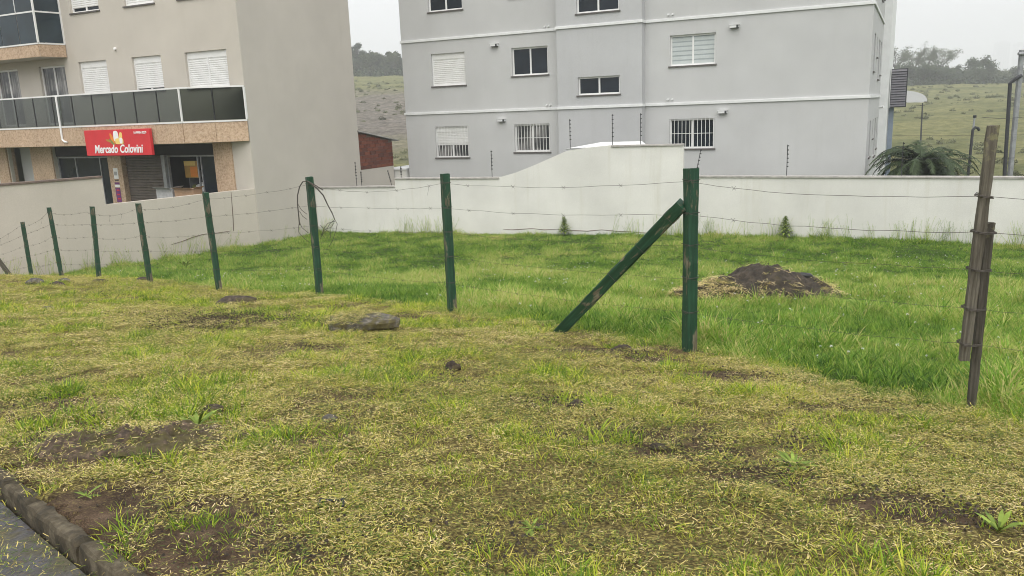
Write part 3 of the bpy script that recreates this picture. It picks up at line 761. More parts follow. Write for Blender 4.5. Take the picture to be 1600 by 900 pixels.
# --- the beige building with the shop -------------------------------------------
beige = empty('apartment_building', (-9.33, 27.87, BZ), RZ)
tag(beige, 'beige apartment building with a shop and glass balcony on the left', 'building')
LW = [(-7.15, -5.63, 1.15, 2.34), (-4.31, -2.85, 1.15, 2.34), (-1.69, 0.21, 1.15, 2.34)]
UW = [(a, c, 4.06, 5.24) for a, c, _, _ in LW]; UUW = [(a, c, 6.96, 8.14) for a, c, _, _ in LW]
LOG = [(-9.45, -7.95, 0.12, 2.30), (-12.2, -10.75, 0.12, 2.30), (-15.0, -13.6, 0.12, 2.30)]
UPB = [(-9.6, -8.3, 3.1, 5.2), (-12.2, -10.75, 3.1, 5.2)]
holes = [(a, c, gzl(e), gzl(g)) for a, c, e, g in LW + UW + UUW + LOG + UPB]
SHOP_T, SHOP_B = -0.72, -3.7
holes.append((-9.40, -0.62, gzl(SHOP_B), gzl(SHOP_T))); holes.append((-12.2, -10.75, gzl(SHOP_B), gzl(SHOP_T)))
b = MB(); window_shell(b, holes, -18, 0.85, 0, gzl(12), 0.0, 0.14)
b.add([(-18, 0, gzl(12)), (0.85, 0, gzl(12)), (0.85, 5.95, gzl(12)), (-18, 5.95, gzl(12))], [(0, 1, 2, 3)])
b.add([(-18, 5.95, 0), (-18, 5.95, gzl(12)), (0.85, 5.95, gzl(12)), (0.85, 5.95, 0)], [(0, 1, 2, 3)])
b.add([(-18, 0, 0), (-18, 0, gzl(12)), (-18, 5.95, gzl(12)), (-18, 5.95, 0)], [(0, 1, 2, 3)])
b.build('wall', M['beige_render'], beige)
MB().add([(0.85, 0, 0), (0.85, 5.95, 0), (0.85, 5.95, gzl(12)), (0.85, 0, gzl(12))], [(0, 1, 2, 3)]).build('side_wall', M['beige_side'], beige)
for i, (a, c, e, g) in enumerate(LW): make_window(beige, a, c, gzl(e), gzl(g), 0, 'shutter2' if i == 2 else 'shutter', True, 0.07 if i == 1 else 0.0)
for i, (a, c, e, g) in enumerate(UW): make_window(beige, a, c, gzl(e), gzl(g), 0, 'shutter', True, 0.12 if i == 0 else 0.0)
for i, (a, c, e, g) in enumerate(UUW): make_window(beige, a, c, gzl(e), gzl(g), 0, 'shutter')
for a, c, e, g in LOG: make_window(beige, a, c, gzl(e), gzl(g), 0, 'curtain', False)
for a, c, e, g in UPB: make_window(beige, a, c, gzl(e), gzl(g), 0, 'dark', False)
MB().tube([(-5.05, 0, gzl(2.68)), (-5.05, -0.06, gzl(2.68)), (-5.05, -0.075, gzl(2.68))], [0.05, 0.05, 0.03], 10).build('wall_lamp', M['paint_white'], beige)

def balcony(name, pts, zf, zb, glazed):
    """pts: plan outline of the front edge (x, y) from west to east, ending on the facade"""
    e = empty(name, (0, 0, 0), 0, beige)
    poly = [(pts[0][0], 0.0)] + pts
    b = MB(); b.prism([(x, y, zb) for x, y in poly], (0, 0, zf - zb - 0.02)); b.build('slab', M['beige_render'], e)
    off = 0.03
    for (xa, ya), (xb, yb) in zip(pts[:-1], pts[1:]):
        L = math.hypot(xb - xa, yb - ya); dx, dy = (xb - xa) / L, (yb - ya) / L; nx, ny = dy, -dx
        n = max(1, round(L / 1.25)); rows = 1
        for k in range(n):
            s0, s1 = L * k / n + 0.004, L * (k + 1) / n - 0.004
            p0 = (xa + dx * s0, ya + dy * s0); p1 = (xa + dx * s1, ya + dy * s1)
            b = MB(); b.prism([(p0[0], p0[1], zb), (p1[0], p1[1], zb), (p1[0] + nx * off, p1[1] + ny * off, zb), (p0[0] + nx * off, p0[1] + ny * off, zb)], (0, 0, zf - zb - 0.05))
            b.build('stone_panel', M['granite_tile'], e)
        ex = 0.05
        b = MB(); b.prism([(xa - nx * 0.05, ya - ny * 0.05, zf - 0.045), (xb - nx * 0.05, yb - ny * 0.05, zf - 0.045), (xb + nx * ex, yb + ny * ex, zf - 0.045), (xa + nx * ex, ya + ny * ex, zf - 0.045)], (0, 0, 0.05))
        b.build('bottom_rail', M['white_aluminium'], e)
        def bar(z0, z1, h=0.045):
            return [(xa - nx * 0.02, ya - ny * 0.02, z0), (xb - nx * 0.02, yb - ny * 0.02, z0), (xb + nx * 0.03, yb + ny * 0.03, z0), (xa + nx * 0.03, ya + ny * 0.03, z0)]
        MB().prism(bar(zf + 1.06, 0), (0, 0, 0.05)).build('top_rail', M['white_aluminium'], e)
        n = max(1, round(L / 1.07))
        for k in range(n):
            s0, s1 = L * k / n + 0.015, L * (k + 1) / n - 0.015
            p0 = (xa + dx * s0, ya + dy * s0); p1 = (xa + dx * s1, ya + dy * s1)
            MB().prism([(p0[0], p0[1], zf + 0.02), (p1[0], p1[1], zf + 0.02), (p1[0] + nx * 0.008, p1[1] + ny * 0.008, zf + 0.02), (p0[0] + nx * 0.008, p0[1] + ny * 0.008, zf + 0.02)], (0, 0, 1.04)).build('glass_panel', M['pane_balcony'] if glazed else M['tinted_glass'], e)
            if glazed:
                MB().prism([(p0[0], p0[1], zf + 1.12), (p1[0], p1[1], zf + 1.12), (p1[0] + nx * 0.008, p1[1] + ny * 0.008, zf + 1.12), (p0[0] + nx * 0.008, p0[1] + ny * 0.008, zf + 1.12)], (0, 0, 1.25)).build('glass_panel', M['pane_balcony'], e)
            if k > 0:
                q = (xa + dx * L * k / n, ya + dy * L * k / n); white = glazed
                b = MB(); b.box((q[0] - 0.014, q[1] - 0.02, zf + (1.12 if white else 0.02)), (q[0] + 0.014, q[1] + 0.02, zf + (2.36 if white else 1.055)))
                b.build('glass_joint', M['white_aluminium'] if white else M['black_frame'], e)
    for (x, y) in pts[:-1][1:] + [pts[-1]]:
        boxo('corner_post', (x - 0.025, y - 0.04, zf + 0.01), (x + 0.025, y + 0.02, zf + (2.4 if glazed else 1.055)), M['white_aluminium'], e)
    return e
balcony('balcony', [(-16.0, -1.1), (-0.95, -1.1), (0.85, -0.03)], gzl(0.04), gzl(-0.66), False)
balcony('balcony', [(-16.0, -0.95), (-7.85, -0.95), (-7.72, -0.02)], gzl(3.03), gzl(2.55), True)
# rain pipe on the lower balcony
MB().tube([(-7.05, -1.17, gzl(1.1)), (-7.05, -1.17, gzl(-0.42)), (-6.95, -1.17, gzl(-0.50)), (-6.82, -1.17, gzl(-0.52))], 0.035, 8).build('rain_pipe', M['paint_white'], beige)

# shop front set back in the opening
sy = 0.14
def sbox(name, x0, x1, z0, z1, mat, y0=sy, y1=sy + 0.1, parent=beige): return boxo(name, (x0, y0, gzl(z0)), (x1, y1, gzl(z1)), mat, parent)
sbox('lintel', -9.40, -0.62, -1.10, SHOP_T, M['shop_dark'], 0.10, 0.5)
for a, c in ((-6.35, -5.62),): sbox('stone_pillar', a, c, SHOP_B, -1.10, M['granite_tile'], 0.02, 0.4)
for a, c in ((-0.82, 0.0), (-10.7, -9.42), (-12.9, -12.25)): sbox('stone_pillar', a, c, SHOP_B, -0.69, M['granite_tile'], -0.06, 0.3)
sh_ = slats(2.02, SHOP_B * -1 - 1.10, 26, 0.025).build('roller_shutter', M['shop_shutter'], beige); sh_.location = (-5.58, sy + 0.08, gzl(SHOP_B))
sbox('shutter_guide', -3.55, -3.38, SHOP_B, -1.10, M['metal_grey'], 0.05, 0.3)
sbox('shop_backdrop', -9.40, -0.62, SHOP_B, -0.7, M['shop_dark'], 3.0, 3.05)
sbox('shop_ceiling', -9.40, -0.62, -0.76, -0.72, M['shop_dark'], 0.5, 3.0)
sbox('shop_floor', -9.40, -0.62, SHOP_B - 0.05, SHOP_B, M['coping_grey'], 0.14, 3.0)
sbox('door_backdrop', -12.2, -10.75, SHOP_B, SHOP_T, M['grey_render'], 0.5, 0.55)
def shop_window(x0, x1, z0, z1, mulls, panes):
    e = empty('shop_window', (0, 0, 0), 0, beige)
    b = MB(); y0, y1 = sy, sy + 0.06
    b.box((x0, y0, gzl(z1 - 0.05)), (x1, y1, gzl(z1))); b.box((x0, y0, gzl(z0)), (x0 + 0.06, y1, gzl(z1 - 0.05))); b.box((x1 - 0.08, y0, gzl(z0)), (x1, y1, gzl(z1 - 0.05)))
    for m_ in mulls: b.box((m_ - 0.022, y0, gzl(z0)), (m_ + 0.022, y1, gzl(z1 - 0.05)))
    b.build('frame', M['metal_grey'], e)
    for a, c in panes: boxo('pane', (a, sy + 0.03, gzl(z0)), (c, sy + 0.04, gzl(z1 - 0.05)), M['pane_dark'], e)
shop_window(-9.40, -6.40, SHOP_B, -1.12, [-8.35, -6.95], [(-9.32, -8.38), (-8.32, -6.98), (-6.92, -6.48)])
shop_window(-3.37, -0.84, SHOP_B, -1.12, [-1.85, -1.68], [(-1.66, -0.92)])
# goods seen through the open half of the shop window: each a thing of its own on the shelf
def local(p): return beige.matrix_basis @ Vector(p) if False else (Matrix.Translation(beige.location) @ Matrix.Rotation(RZ, 4, 'Z')) @ Vector(p)
def shop_thing(name, label, cat, x0, x1, y0, y1, z0, z1, mat, build=None, group=None):
    e = empty(name, local(((x0 + x1) / 2, (y0 + y1) / 2, gzl(z0))), RZ)
    tag(e, label, cat, group); w, d, h = (x1 - x0) / 2, (y1 - y0) / 2, z1 - z0
    build(e, w, d, h); return e
def shelf(e, w, d, h):
    for x in (-w, w - 0.03): boxo('upright', (x, -d, 0), (x + 0.03, d, h), M['metal_grey'], e)
    for k in range(4): boxo('shelf_board', (-w + 0.03, -d, 0.1 + k * h / 4), (w - 0.03, d, 0.13 + k * h / 4), M['carton_grey'], e)
shop_thing('shop_shelf', 'metal shelf of goods behind the open shop window', 'shelf', -3.2, -1.9, 0.9, 1.3, SHOP_B, -1.5, None, shelf)
r2 = random.Random(4)
def packet(e, w, d, h):
    col = r2.choice(['paint_orange', 'paint_yellow', 'paint_green', 'paint_gold', 'sign_red', 'paint_blue', 'paint_white'])
    b = MB(); b.box((-w, -d, 0), (w, d, h * 0.82)); b.add([(-w, -d, h * 0.82), (w, -d, h * 0.82), (w, d, h * 0.82), (-w, d, h * 0.82), (-w * 0.9, 0, h), (w * 0.9, 0, h)], [(0, 1, 5, 4), (2, 3, 4, 5), (1, 2, 5), (3, 0, 4)])
    b.build('wrapper', M[col], e)
for k in range(4):
    for j in range(6):
        x0 = -3.13 + j * 0.2
        z0 = SHOP_B + 0.13 + k * 0.55
        shop_thing('grocery_packet', 'small coloured grocery packet standing on the shelf inside the shop', 'packet', x0, x0 + 0.16, 0.95, 1.1, z0, z0 + r2.uniform(0.2, 0.36), None, packet, 'packets on the shop shelf')
shop_thing('advert_board', 'yellow and orange advert board inside the shop window', 'poster', -3.05, -2.35, 0.62, 0.66, -1.95, -1.35, None,
           lambda e, w, d, h: (boxo('board', (-w, -d, 0), (w, d, h), M['paint_gold'], e), boxo('header', (-w, -d - 0.006, h * 0.72), (w * 0.6, -d - 0.002, h), M['paint_yellow'], e), boxo('picture', (-w * 0.2, -d - 0.006, 0.03), (w * 0.8, -d - 0.002, h * 0.66), M['paint_orange'], e)))
def carton(e, w, d, h, mat):
    b = MB(); b.box((-w, -d, 0), (w, d, h)); b.build('carton_body', M[mat], e)
    b = MB(); b.add([(-w, -d, h), (w, -d, h), (w * 1.05, -d - 0.16, h + 0.05), (-w * 0.95, -d - 0.16, h + 0.05)], [(0, 1, 2, 3)]); b.add([(w, -d, h), (w, d, h), (w + 0.13, d, h + 0.07), (w + 0.13, -d, h + 0.07)], [(0, 1, 2, 3)])
    o = b.build('flap', M[mat], e); s_ = o.modifiers.new('solid', 'SOLIDIFY'); s_.thickness = 0.006
shop_thing('carton', 'grey cardboard carton in front of the open shop window', 'box', -3.05, -2.25, -0.75, -0.35, -2.66, -2.22, None, lambda e, w, d, h: carton(e, w, d, h, 'carton_grey'))
shop_thing('carton', 'brown open cardboard carton beside the grey one at the shop', 'box', -2.15, -1.25, -0.75, -0.35, -2.66, -2.22, None, lambda e, w, d, h: carton(e, w, d, h, 'cardboard'))
def counter(e, w, d, h):
    boxo('table_top', (-w, -d, h - 0.05), (w, d, h), M['metal_grey'], e)
    for x in (-w + 0.04, w - 0.1):
        for y in (-d + 0.04, d - 0.1): boxo('leg', (x, y, 0), (x + 0.06, y + 0.06, h - 0.05), M['metal_grey'], e)
shop_thing('display_table', 'metal table under the cartons before the shop window', 'table', -3.2, -1.1, -0.85, -0.25, SHOP_B - 0.4, -2.662, None, counter)
# notices on the pillar between the shutter and the left window
nz = [(-6.10, -5.86, -1.95, -1.55, 'paint_white'), (-6.08, -5.88, -2.02, -1.98, 'black_frame'), (-6.12, -5.86, -2.16, -2.08, 'paint_purple'), (-6.12, -5.86, -2.26, -2.17, 'paint_white'), (-6.12, -5.86, -2.82, -2.28, 'paint_purple'), (-6.12, -5.86, -3.2, -2.95, 'paint_blue')]
for a, c, z0, z1, mm in nz:
    sbox('notice', a, c, z0, z1, M[mm], 0.010, 0.018)
for z0 in (-2.40, -2.56, -2.72): sbox('notice', -6.05, -5.9, z0, z0 + 0.05, M['sign_red'], 0.006, 0.009)
sbox('notice', -6.07, -5.91, -1.82, -1.68, M['carton_grey'], 0.006, 0.009); sbox('notice', -6.07, -5.91, -3.1, -3.03, M['paint_white'], 0.006, 0.009)

# red shop sign hung on the balcony edge
sign = empty('shop_sign', local((-4.02, -1.24, gzl(-1.02))), RZ)
tag(sign, 'red shop sign with white script lettering and grocery bag emblem above the shutter', 'sign')
SW, SHH = 3.30, 0.89
boxo('board', (-SW / 2, -0.04, 0), (SW / 2, 0.07, SHH), M['sign_red'], sign, 0.01)
def lettering(txt, size, x, z, shear, mat, name, sx=1.0, bold=0.0):
    c = bpy.data.curves.new(name, 'FONT'); c.body = txt; c.size = size; c.shear = shear; c.offset = bold; c.extrude = 0.004; c.align_x = 'CENTER'; c.resolution_u = 3
    o = bpy.data.objects.new('tmp_text', c); COL.objects.link(o)
    dg = bpy.context.evaluated_depsgraph_get(); me = bpy.data.meshes.new_from_object(o.evaluated_get(dg))
    bpy.data.objects.remove(o)
    me.materials.clear(); me.materials.append(M[mat]); me.name = name
    t = bpy.data.objects.new(name, me); COL.objects.link(t); t.parent = sign
    t.location = (x, -0.0455, z); t.rotation_euler = (PI / 2, 0, 0); t.scale = (sx, 1, 1); return t
lettering('Mercado Colovini', 0.39, 0.0, 0.10, 0.22, 'paint_white', 'lettering', 0.86, 0.010)
lettering('54 99954 9279', 0.12, 1.20, SHH - 0.17, 0.0, 'paint_white', 'phone_number', 0.86, 0.002)
def flat(name, pts, mat, lay=0):
    b = MB(); b.prism([(x, -0.042 - 0.003 * lay, z) for x, z in pts], (0, -0.003, 0)); return b.build(name, M[mat], sign)
def blob(cx, cz, rx, rz, n=14, p=2.0, rot=0.0):
    out = []
    for k in range(n):
        a = 2 * PI * k / n; c, s_ = math.cos(a), math.sin(a)
        x = rx * math.copysign(abs(c) ** (2 / p), c); z = rz * math.copysign(abs(s_) ** (2 / p), s_)
        out.append((cx + x * math.cos(rot) - z * math.sin(rot), cz + x * math.sin(rot) + z * math.cos(rot)))
    return out
flat('emblem', blob(-0.02, 0.66, 0.13, 0.19, p=3.0), 'paint_white', 1)
flat('emblem', blob(0.20, 0.60, 0.085, 0.20, p=2.6, rot=-0.25), 'paint_yellow', 0)
flat('emblem', blob(0.13, 0.49, 0.21, 0.10, p=4.0), 'paint_yellow', 2)
flat('emblem', blob(0.22, 0.51, 0.075, 0.10, p=3.0), 'paint_white', 3)
flat('emblem', blob(-0.22, 0.57, 0.07, 0.22, p=2.0, rot=0.45), 'paint_orange', 0)
flat('emblem', blob(-0.27, 0.47, 0.16, 0.05, p=2.0, rot=-0.7), 'paint_green', 1)
flat('emblem', blob(-0.42, 0.51, 0.14, 0.035, p=2.0, rot=-0.35), 'paint_gold', 2)
flat('emblem', blob(0.02, 0.415, 0.36, 0.016, p=2.0), 'paint_gold', 0)

# --- hollow-block shed behind, on the line of the beige side wall -------------------
shed = empty('brick_shed', local((0.8, 6.0, 0.0)), RZ + PI / 2)        # local x runs back along the side
tag(shed, 'small red hollow brick shed with sloping tin roof between the two buildings', 'shed')
sw = 2.35; zb_, zl, zr = gzl(-2.12), gzl(-0.62), gzl(-1.05)
boxo('base_wall', (0, 0.0, 0), (sw, 0.2, zb_), M['beige_side'], shed)
MB().prism([(0, 0.02, zb_ + 0.002), (sw, 0.02, zb_ + 0.002), (sw, 0.02, zr), (0, 0.02, zl)], (0, 1.6, 0)).build('mortar_core', M['mortar'], shed)
brick0 = None; bl, bh_ = 0.375, 0.142
row = 0; z = zb_ + 0.01
while z < zl:
    x = 0.005 - (0.19 if row % 2 else 0.0)
    while x < sw:
        xa, xb = max(x, 0.004), min(x + bl - 0.018, sw - 0.004)
        topz = zl + (zr - zl) * (xb / sw)
        if xb - xa > 0.05 and z + bh_ * 0.55 < topz:
            hz = min(bh_ - 0.016, topz - z)
            if brick0 is None:
                brick0 = MB().box((0, 0, 0), (1, 1, 1)).build('brick', M['clay_block'], shed, bevel=0.0); o = brick0
            else: o = share(brick0, 'brick', shed)
            o.location = (xa, -0.012 + 0.012 * r2.random(), z); o.scale = (xb - xa, 0.05, hz)
        x += bl
    z += bh_; row += 1
MB().prism([(-0.1, -0.12, zl + 0.03), (sw + 0.35, -0.12, zr - 0.035), (sw + 0.35, -0.12, zr + 0.0), (-0.1, -0.12, zl + 0.075)], (0, 1.9, 0)).build('roof', M['roof_tin'], shed)

# low white outbuilding between shed and grey block
ob = empty('white_outbuilding', (-5.1, 35.2, -4.8), RZ)
tag(ob, 'low white outbuilding in the gap beside the grey apartment block', 'outbuilding')
boxo('wall', (-0.2, 0, 0), (0.85, 2.0, 2.50), M['white_render'], ob); boxo('roof', (-0.25, -0.06, 2.502), (0.88, 2.05, 2.56), M['trim_white'], ob)

# ------------------------------------------------------------------ boundary walls
def wall_run(name, label, segs, mat, coping=None, cat='wall', thick=0.18, extra=None):
    """segs: list of (x0, y0, ztop0, x1, y1, ztop1)"""
    e = empty(name, (segs[0][0], segs[0][1], -4.9)); tag(e, label, cat); o = e.location
    for (x0, y0, t0, x1, y1, t1, cop) in segs:
        L = math.hypot(x1 - x0, y1 - y0); nx, ny = -(y1 - y0) / L, (x1 - x0) / L
        n = max(2, int(L / 0.8)); b = MB(); pts = []
        b.prism([(x0 - o.x, y0 - o.y, 0), (x1 - o.x, y1 - o.y, 0), (x1 - o.x, y1 - o.y, t1 - o.z), (x0 - o.x, y0 - o.y, t0 - o.z)], (nx * thick, ny * thick, 0))
        b.build('wall_panel', M[mat], e)
        if cop:
            ov = 0.04; c0 = (x0 - nx * ov - o.x, y0 - ny * ov - o.y); c1 = (x1 - nx * ov - o.x, y1 - ny * ov - o.y)
            b = MB(); b.prism([(c0[0], c0[1], t0 - o.z + 0.002), (c1[0], c1[1], t1 - o.z + 0.002), (c1[0], c1[1], t1 - o.z + 0.06), (c0[0], c0[1], t0 - o.z + 0.06)], (nx * (thick + 2 * ov), ny * (thick + 2 * ov), 0))
            b.build('coping', M[cop], e, bevel=0.008)
    return e
WA = Vector((-4.1, 29.4)); WB = Vector((6.1, 25.55)); WC = Vector((13.7, 21.5)); WD = Vector((24.0, 16.0))
def lerp2(a, b, f): return a + (b - a) * f
def on_wall(px, py):
    """foot of the sight line on the wall line WA-WB"""
    r = ray(px, py); d_ = WB - WA
    den = r.x * d_.y - 1.0 * d_.x
    dd = (WA.x * d_.y - WA.y * d_.x) / den
    return Vector((r.x * dd, dd, r.z * dd))
prof = [on_wall(*q) for q in [(780, 277), (805, 270), (835, 258), (860, 247), (885, 236), (915, 231), (955, 227), (1068, 227)]]
segs = [(-7.25, 30.25, -2.56, WA.x, WA.y, -2.56, 'coping_grey'), (WA.x, WA.y, -2.28, prof[0].x, prof[0].y, -2.28, 'coping_grey')]
for p, q in zip(prof[:-1], prof[1:]):
    segs.append((p.x, p.y, p.z - (0.06 if p is prof[-2] else 0), q.x, q.y, q.z if q is not prof[-1] else p.z - 0.06, 'coping_grey' if q is prof[-1] else None))
segs += [(prof[-1].x, prof[-1].y, -2.28, WC.x, WC.y, -2.28, 'coping_grey'), (WC.x, WC.y, -2.28, WD.x, WD.y, -2.28, 'coping_grey')]
wall_run('boundary_wall', 'long white rendered boundary wall with a raised curved middle across the back of the lot', segs, 'white_render')
# white canopy roof just showing above the raised wall
can = empty('canopy_roof', (3.6, 27.6, -4.6)); tag(can, 'pale low roof just showing over the raised part of the white wall', 'roof')
b = MB(); q = [Vector((r_.x, r_.y, r_.z)) for r_ in (ray(885, 232) * 28.1, ray(940, 222) * 28.0, ray(1003, 220.5) * 27.6, ray(1010, 226) * 27.0, ray(955, 229) * 27.0)]
b.prism([p - can.location for p in q], (0.0, 0.05, -0.06)); b.build('roof_sheet', M['trim_white'], can)
MB().box((-0.3, 0.3, 0), (0.0, 0.6, 2.9)).build('post', M['trim_white'], can)

wall_run('shop_wall', 'low beige rendered wall with one high step in front of the shop',
         [(-17.6, 18.3, -1.48, -11.9, 23.9, -1.48, 'mortar'), (-11.9, 23.9, -2.27, -9.23, 26.98, -2.27, None), (-9.23, 26.98, -2.27, -8.60, 27.50, -2.27, None)], 'beige_fence_wall')

def crack(wall, pts, name='crack'):
    MB().tube([p - wall.location for p in pts], [0.012 * (0.6 + 0.7 * ((i * 7) % 5) / 5) for i in range(len(pts))], 5).build(name, M['mortar'], wall)
bw = bpy.data.objects['boundary_wall']; swl = bpy.data.objects['shop_wall']
crack(bw, [on_wall(x, y) + Vector((0, -0.004, 0)) for x, y in [(786, 358), (800, 359), (816, 358), (832, 357), (850, 359), (872, 358), (895, 360), (918, 361), (940, 359), (962, 361), (985, 362), (1010, 364), (1035, 366)]])
def on_line(px, py, A, B):
    r = ray(px, py); d_ = B - A; dd = (A.x * d_.y - A.y * d_.x) / (r.x * d_.y - d_.x); return Vector((r.x * dd, dd, r.z * dd))
SA, SB = Vector((-11.9, 23.9)), Vector((-9.23, 26.98))
crack(swl, [on_line(x, y, SA, SB) + Vector((0.003, -0.003, 0)) for x, y in [(268, 382), (285, 377), (300, 371), (318, 366), (340, 364), (360, 361)]])
crack(swl, [on_line(x, y, SA, SB) + Vector((0.003, -0.003, 0)) for x, y in [(361, 300), (362.5, 320), (364, 340), (365, 361)]])

# electric fence rods on the walls ----------------------------------------------
ROD = [((557, 284), 253, 'thin black security rod nearest the beige building side'), ((565, 286), 268, 'short black security rod at the shed corner of the white wall'), ((612, 285), 266, 'leaning black security rod where the low wall steps up'),
       ((627, 277), 260, 'short black security rod beside the white outbuilding'), ((769, 276), 235, 'black security rod at the foot of the wall curve'), ((891, 229), 186, 'black security rod partway up the curved wall'),
       ((957, 226), 178, 'tall black security rod at the top of the curved wall'), ((1001, 224), 177, 'black security rod at the edge of the grey stair bay'), ((1229, 275), 226, 'black security rod on the long low wall under blank grey wall'), ((1408, 276), 222, 'black security rod in front of the palm'),
       ((481, 286), 253, 'thin security rod behind the looped wire post'), ((487, 288), 262, 'second thin security rod behind the looped wire post'), ((1087, 257), 233, 'leaning security rod behind the braced post')]
for (px, py), ty, lab in ROD:
    if px > 1070: 
        r = ray(px, py); d_ = WC - Vector((prof[-1].x, prof[-1].y)); A0 = Vector((prof[-1].x, prof[-1].y))
        dd = (A0.x * d_.y - A0.y * d_.x) / (r.x * d_.y - d_.x)
    elif px > 617:
        dd = on_wall(px, py).y
    else:
        A0 = Vector((-7.25, 30.25)); d_ = WA - A0; r = ray(px, py); dd = (A0.x * d_.y - A0.y * d_.x) / (r.x * d_.y - d_.x)
    dd += 0.1
    base = ray(px, py) * dd; top = ray(px + (0 if px != 1087 else 6), ty) * dd
    bz = -2.22 if px > 617 else -2.5
    if 800 < px < 1070: bz = base.z - 0.05
    if px == 1087: bz = -2.22
    e = empty('security_rod', (base.x, base.y, bz)); tag(e, lab, 'fence rod', 'electric fence rods on the walls')
    H = top.z - bz; lean = 0.0 if px not in (612, 1087) else (-0.12 if px == 612 else 0.16)
    MB().tube([(0, 0, -0.02), (lean, 0, H)], 0.011, 6).build('rod', M['metal_dark'], e)
    for k in range(6):
        f = 0.30 + 0.66 * k / 5
        b = MB(); b.tube([(lean * f - 0.012, -0.005, H * f), (lean * f + 0.035, -0.03, H * f)], [0.02, 0.014], 6); b.build('insulator', M['black_plastic'], e)

# ------------------------------------------------------------------ fence posts
def post_mesh(h, w, seed, bury=0.25, taper=0.0, chip=0.5):
    r = random.Random(seed); n = 16; vs = []
    for i in range(n + 1):
        z = -bury + (h + bury) * i / n
        ww = w * (1 - taper * i / n)
        for sx, sy_ in ((-1, -1), (1, -1), (1, 1), (-1, 1)):
            for c in (0, 1):
                # chamfered corner, worn unevenly
                ch = ww * (0.06 + 0.10 * chip * max(0, vnoise(np.array([z * 3.1 + seed * 7 + sx * 3]), np.array([sy_ * 5.0 + seed]), 3)[0] - 0.45) * 2)
                a, b_ = (ww / 2 - ch, ww / 2) if (c == 0) == (sx * sy_ < 0) else (ww / 2, ww / 2 - ch)
                j = 0.003
                vs.append((sx * a + r.uniform(-j, j), sy_ * b_ + r.uniform(-j, j), z + (r.uniform(-0.006, 0.006) if i == n else 0)))
    m = 8
    b = MB()
    # order the eight ring points by angle
    order = sorted(range(8), key=lambda q: math.atan2(vs[q][1], vs[q][0]))
    fs = []
    for i in range(n):
        for k in range(m):
            a0 = i * m + order[k]; a1 = i * m + order[(k + 1) % m]
            fs.append((a0, a1, a1 + m, a0 + m))
    fs.append(tuple(n * m + q for q in order))
    b.add(vs, fs); return b
POSTS = []
plab = ['short green fence post farthest along, by the step of the shop wall', 'green fence post second from the far end', 'green fence post with plain paint in front of the low shop wall', 'green fence post with peeling flakes below the roller shutter',
        'green fence post with ragged paint peeled along its right edge', 'green fence post hung with a loop of loose wire', 'green fence post standing alone between wire loop and braced post', 'thick green fence post propped by a diagonal brace']
for i, (px, py, d, h) in enumerate(FENCE[:-1]):
    p = ray(px, py) * d
    gzp = g1(p.x, p.y)
    e = empty('fence_post', (p.x, p.y, gzp), math.radians([38, 30, 35, 40, 33, 32, 24, 22][i]))
    tag(e, plab[i], 'fence post', 'green wooden fence posts')
    w = [0.085, 0.09, 0.088, 0.093, 0.095, 0.098, 0.098, 0.106][i]
    h_ = h + (p.z - gzp)
    post_mesh(h_, w, i + 3, chip=[0.4, 0.4, 0.4, 1.6, 2.6, 0.8, 0.8, 0.7][i]).build('post', M['green_paint_peeling' if i in (3, 4) else 'green_paint'], e)
    e.rotation_euler[1] = [0.0, -0.02, 0.045, -0.015, -0.025, 0, 0, 0][i]
    for hf in (0.935, 0.765, 0.595, 0.417, 0.23):
        MB().tube([(-w / 2 - 0.004, -w / 2 - 0.004, h * hf), (w / 2 + 0.004, -w / 2 - 0.004, h * hf), (w / 2 + 0.004, w / 2 + 0.004, h * hf + 0.006), (-w / 2 - 0.004, w / 2 + 0.004, h * hf + 0.004), (-w / 2 - 0.004, -w / 2 - 0.004, h * hf + 0.002)], 0.0028, 5).build('wire_tie', M['wire_rust'], e)
    POSTS.append((Vector((p.x, p.y, gzp)), h_))
# brace leaning on the thick post
pa, ha = POSTS[7]; foot = hit(866, 518); foot.z -= 0.08
topb = ray(1064, 322) * (pa.y + 0.03)
axis = (topb - foot); Lb = axis.length
br = empty('fence_brace', foot); br.rotation_mode = 'QUATERNION'
br.rotation_quaternion = axis.to_track_quat('Z', 'Y') @ Matrix.Rotation(math.radians(18), 3, 'Z').to_quaternion()
tag(br, 'diagonal green timber brace leaning from the ground up to the thick post', 'brace')
post_mesh(Lb + 0.02, 0.115, 41, 0.1, chip=0.6).build('timber', M['green_paint'], br)
for hf in (0.30, 0.52, 0.73, 0.93):
    MB().tube([(-0.062, -0.062, Lb * hf), (0.062, -0.062, Lb * hf + 0.03), (0.062, 0.062, Lb * hf + 0.03), (-0.062, 0.062, Lb * hf), (-0.062, -0.062, Lb * hf)], 0.0026, 5).build('wire_tie', M['wire_rust'], br)
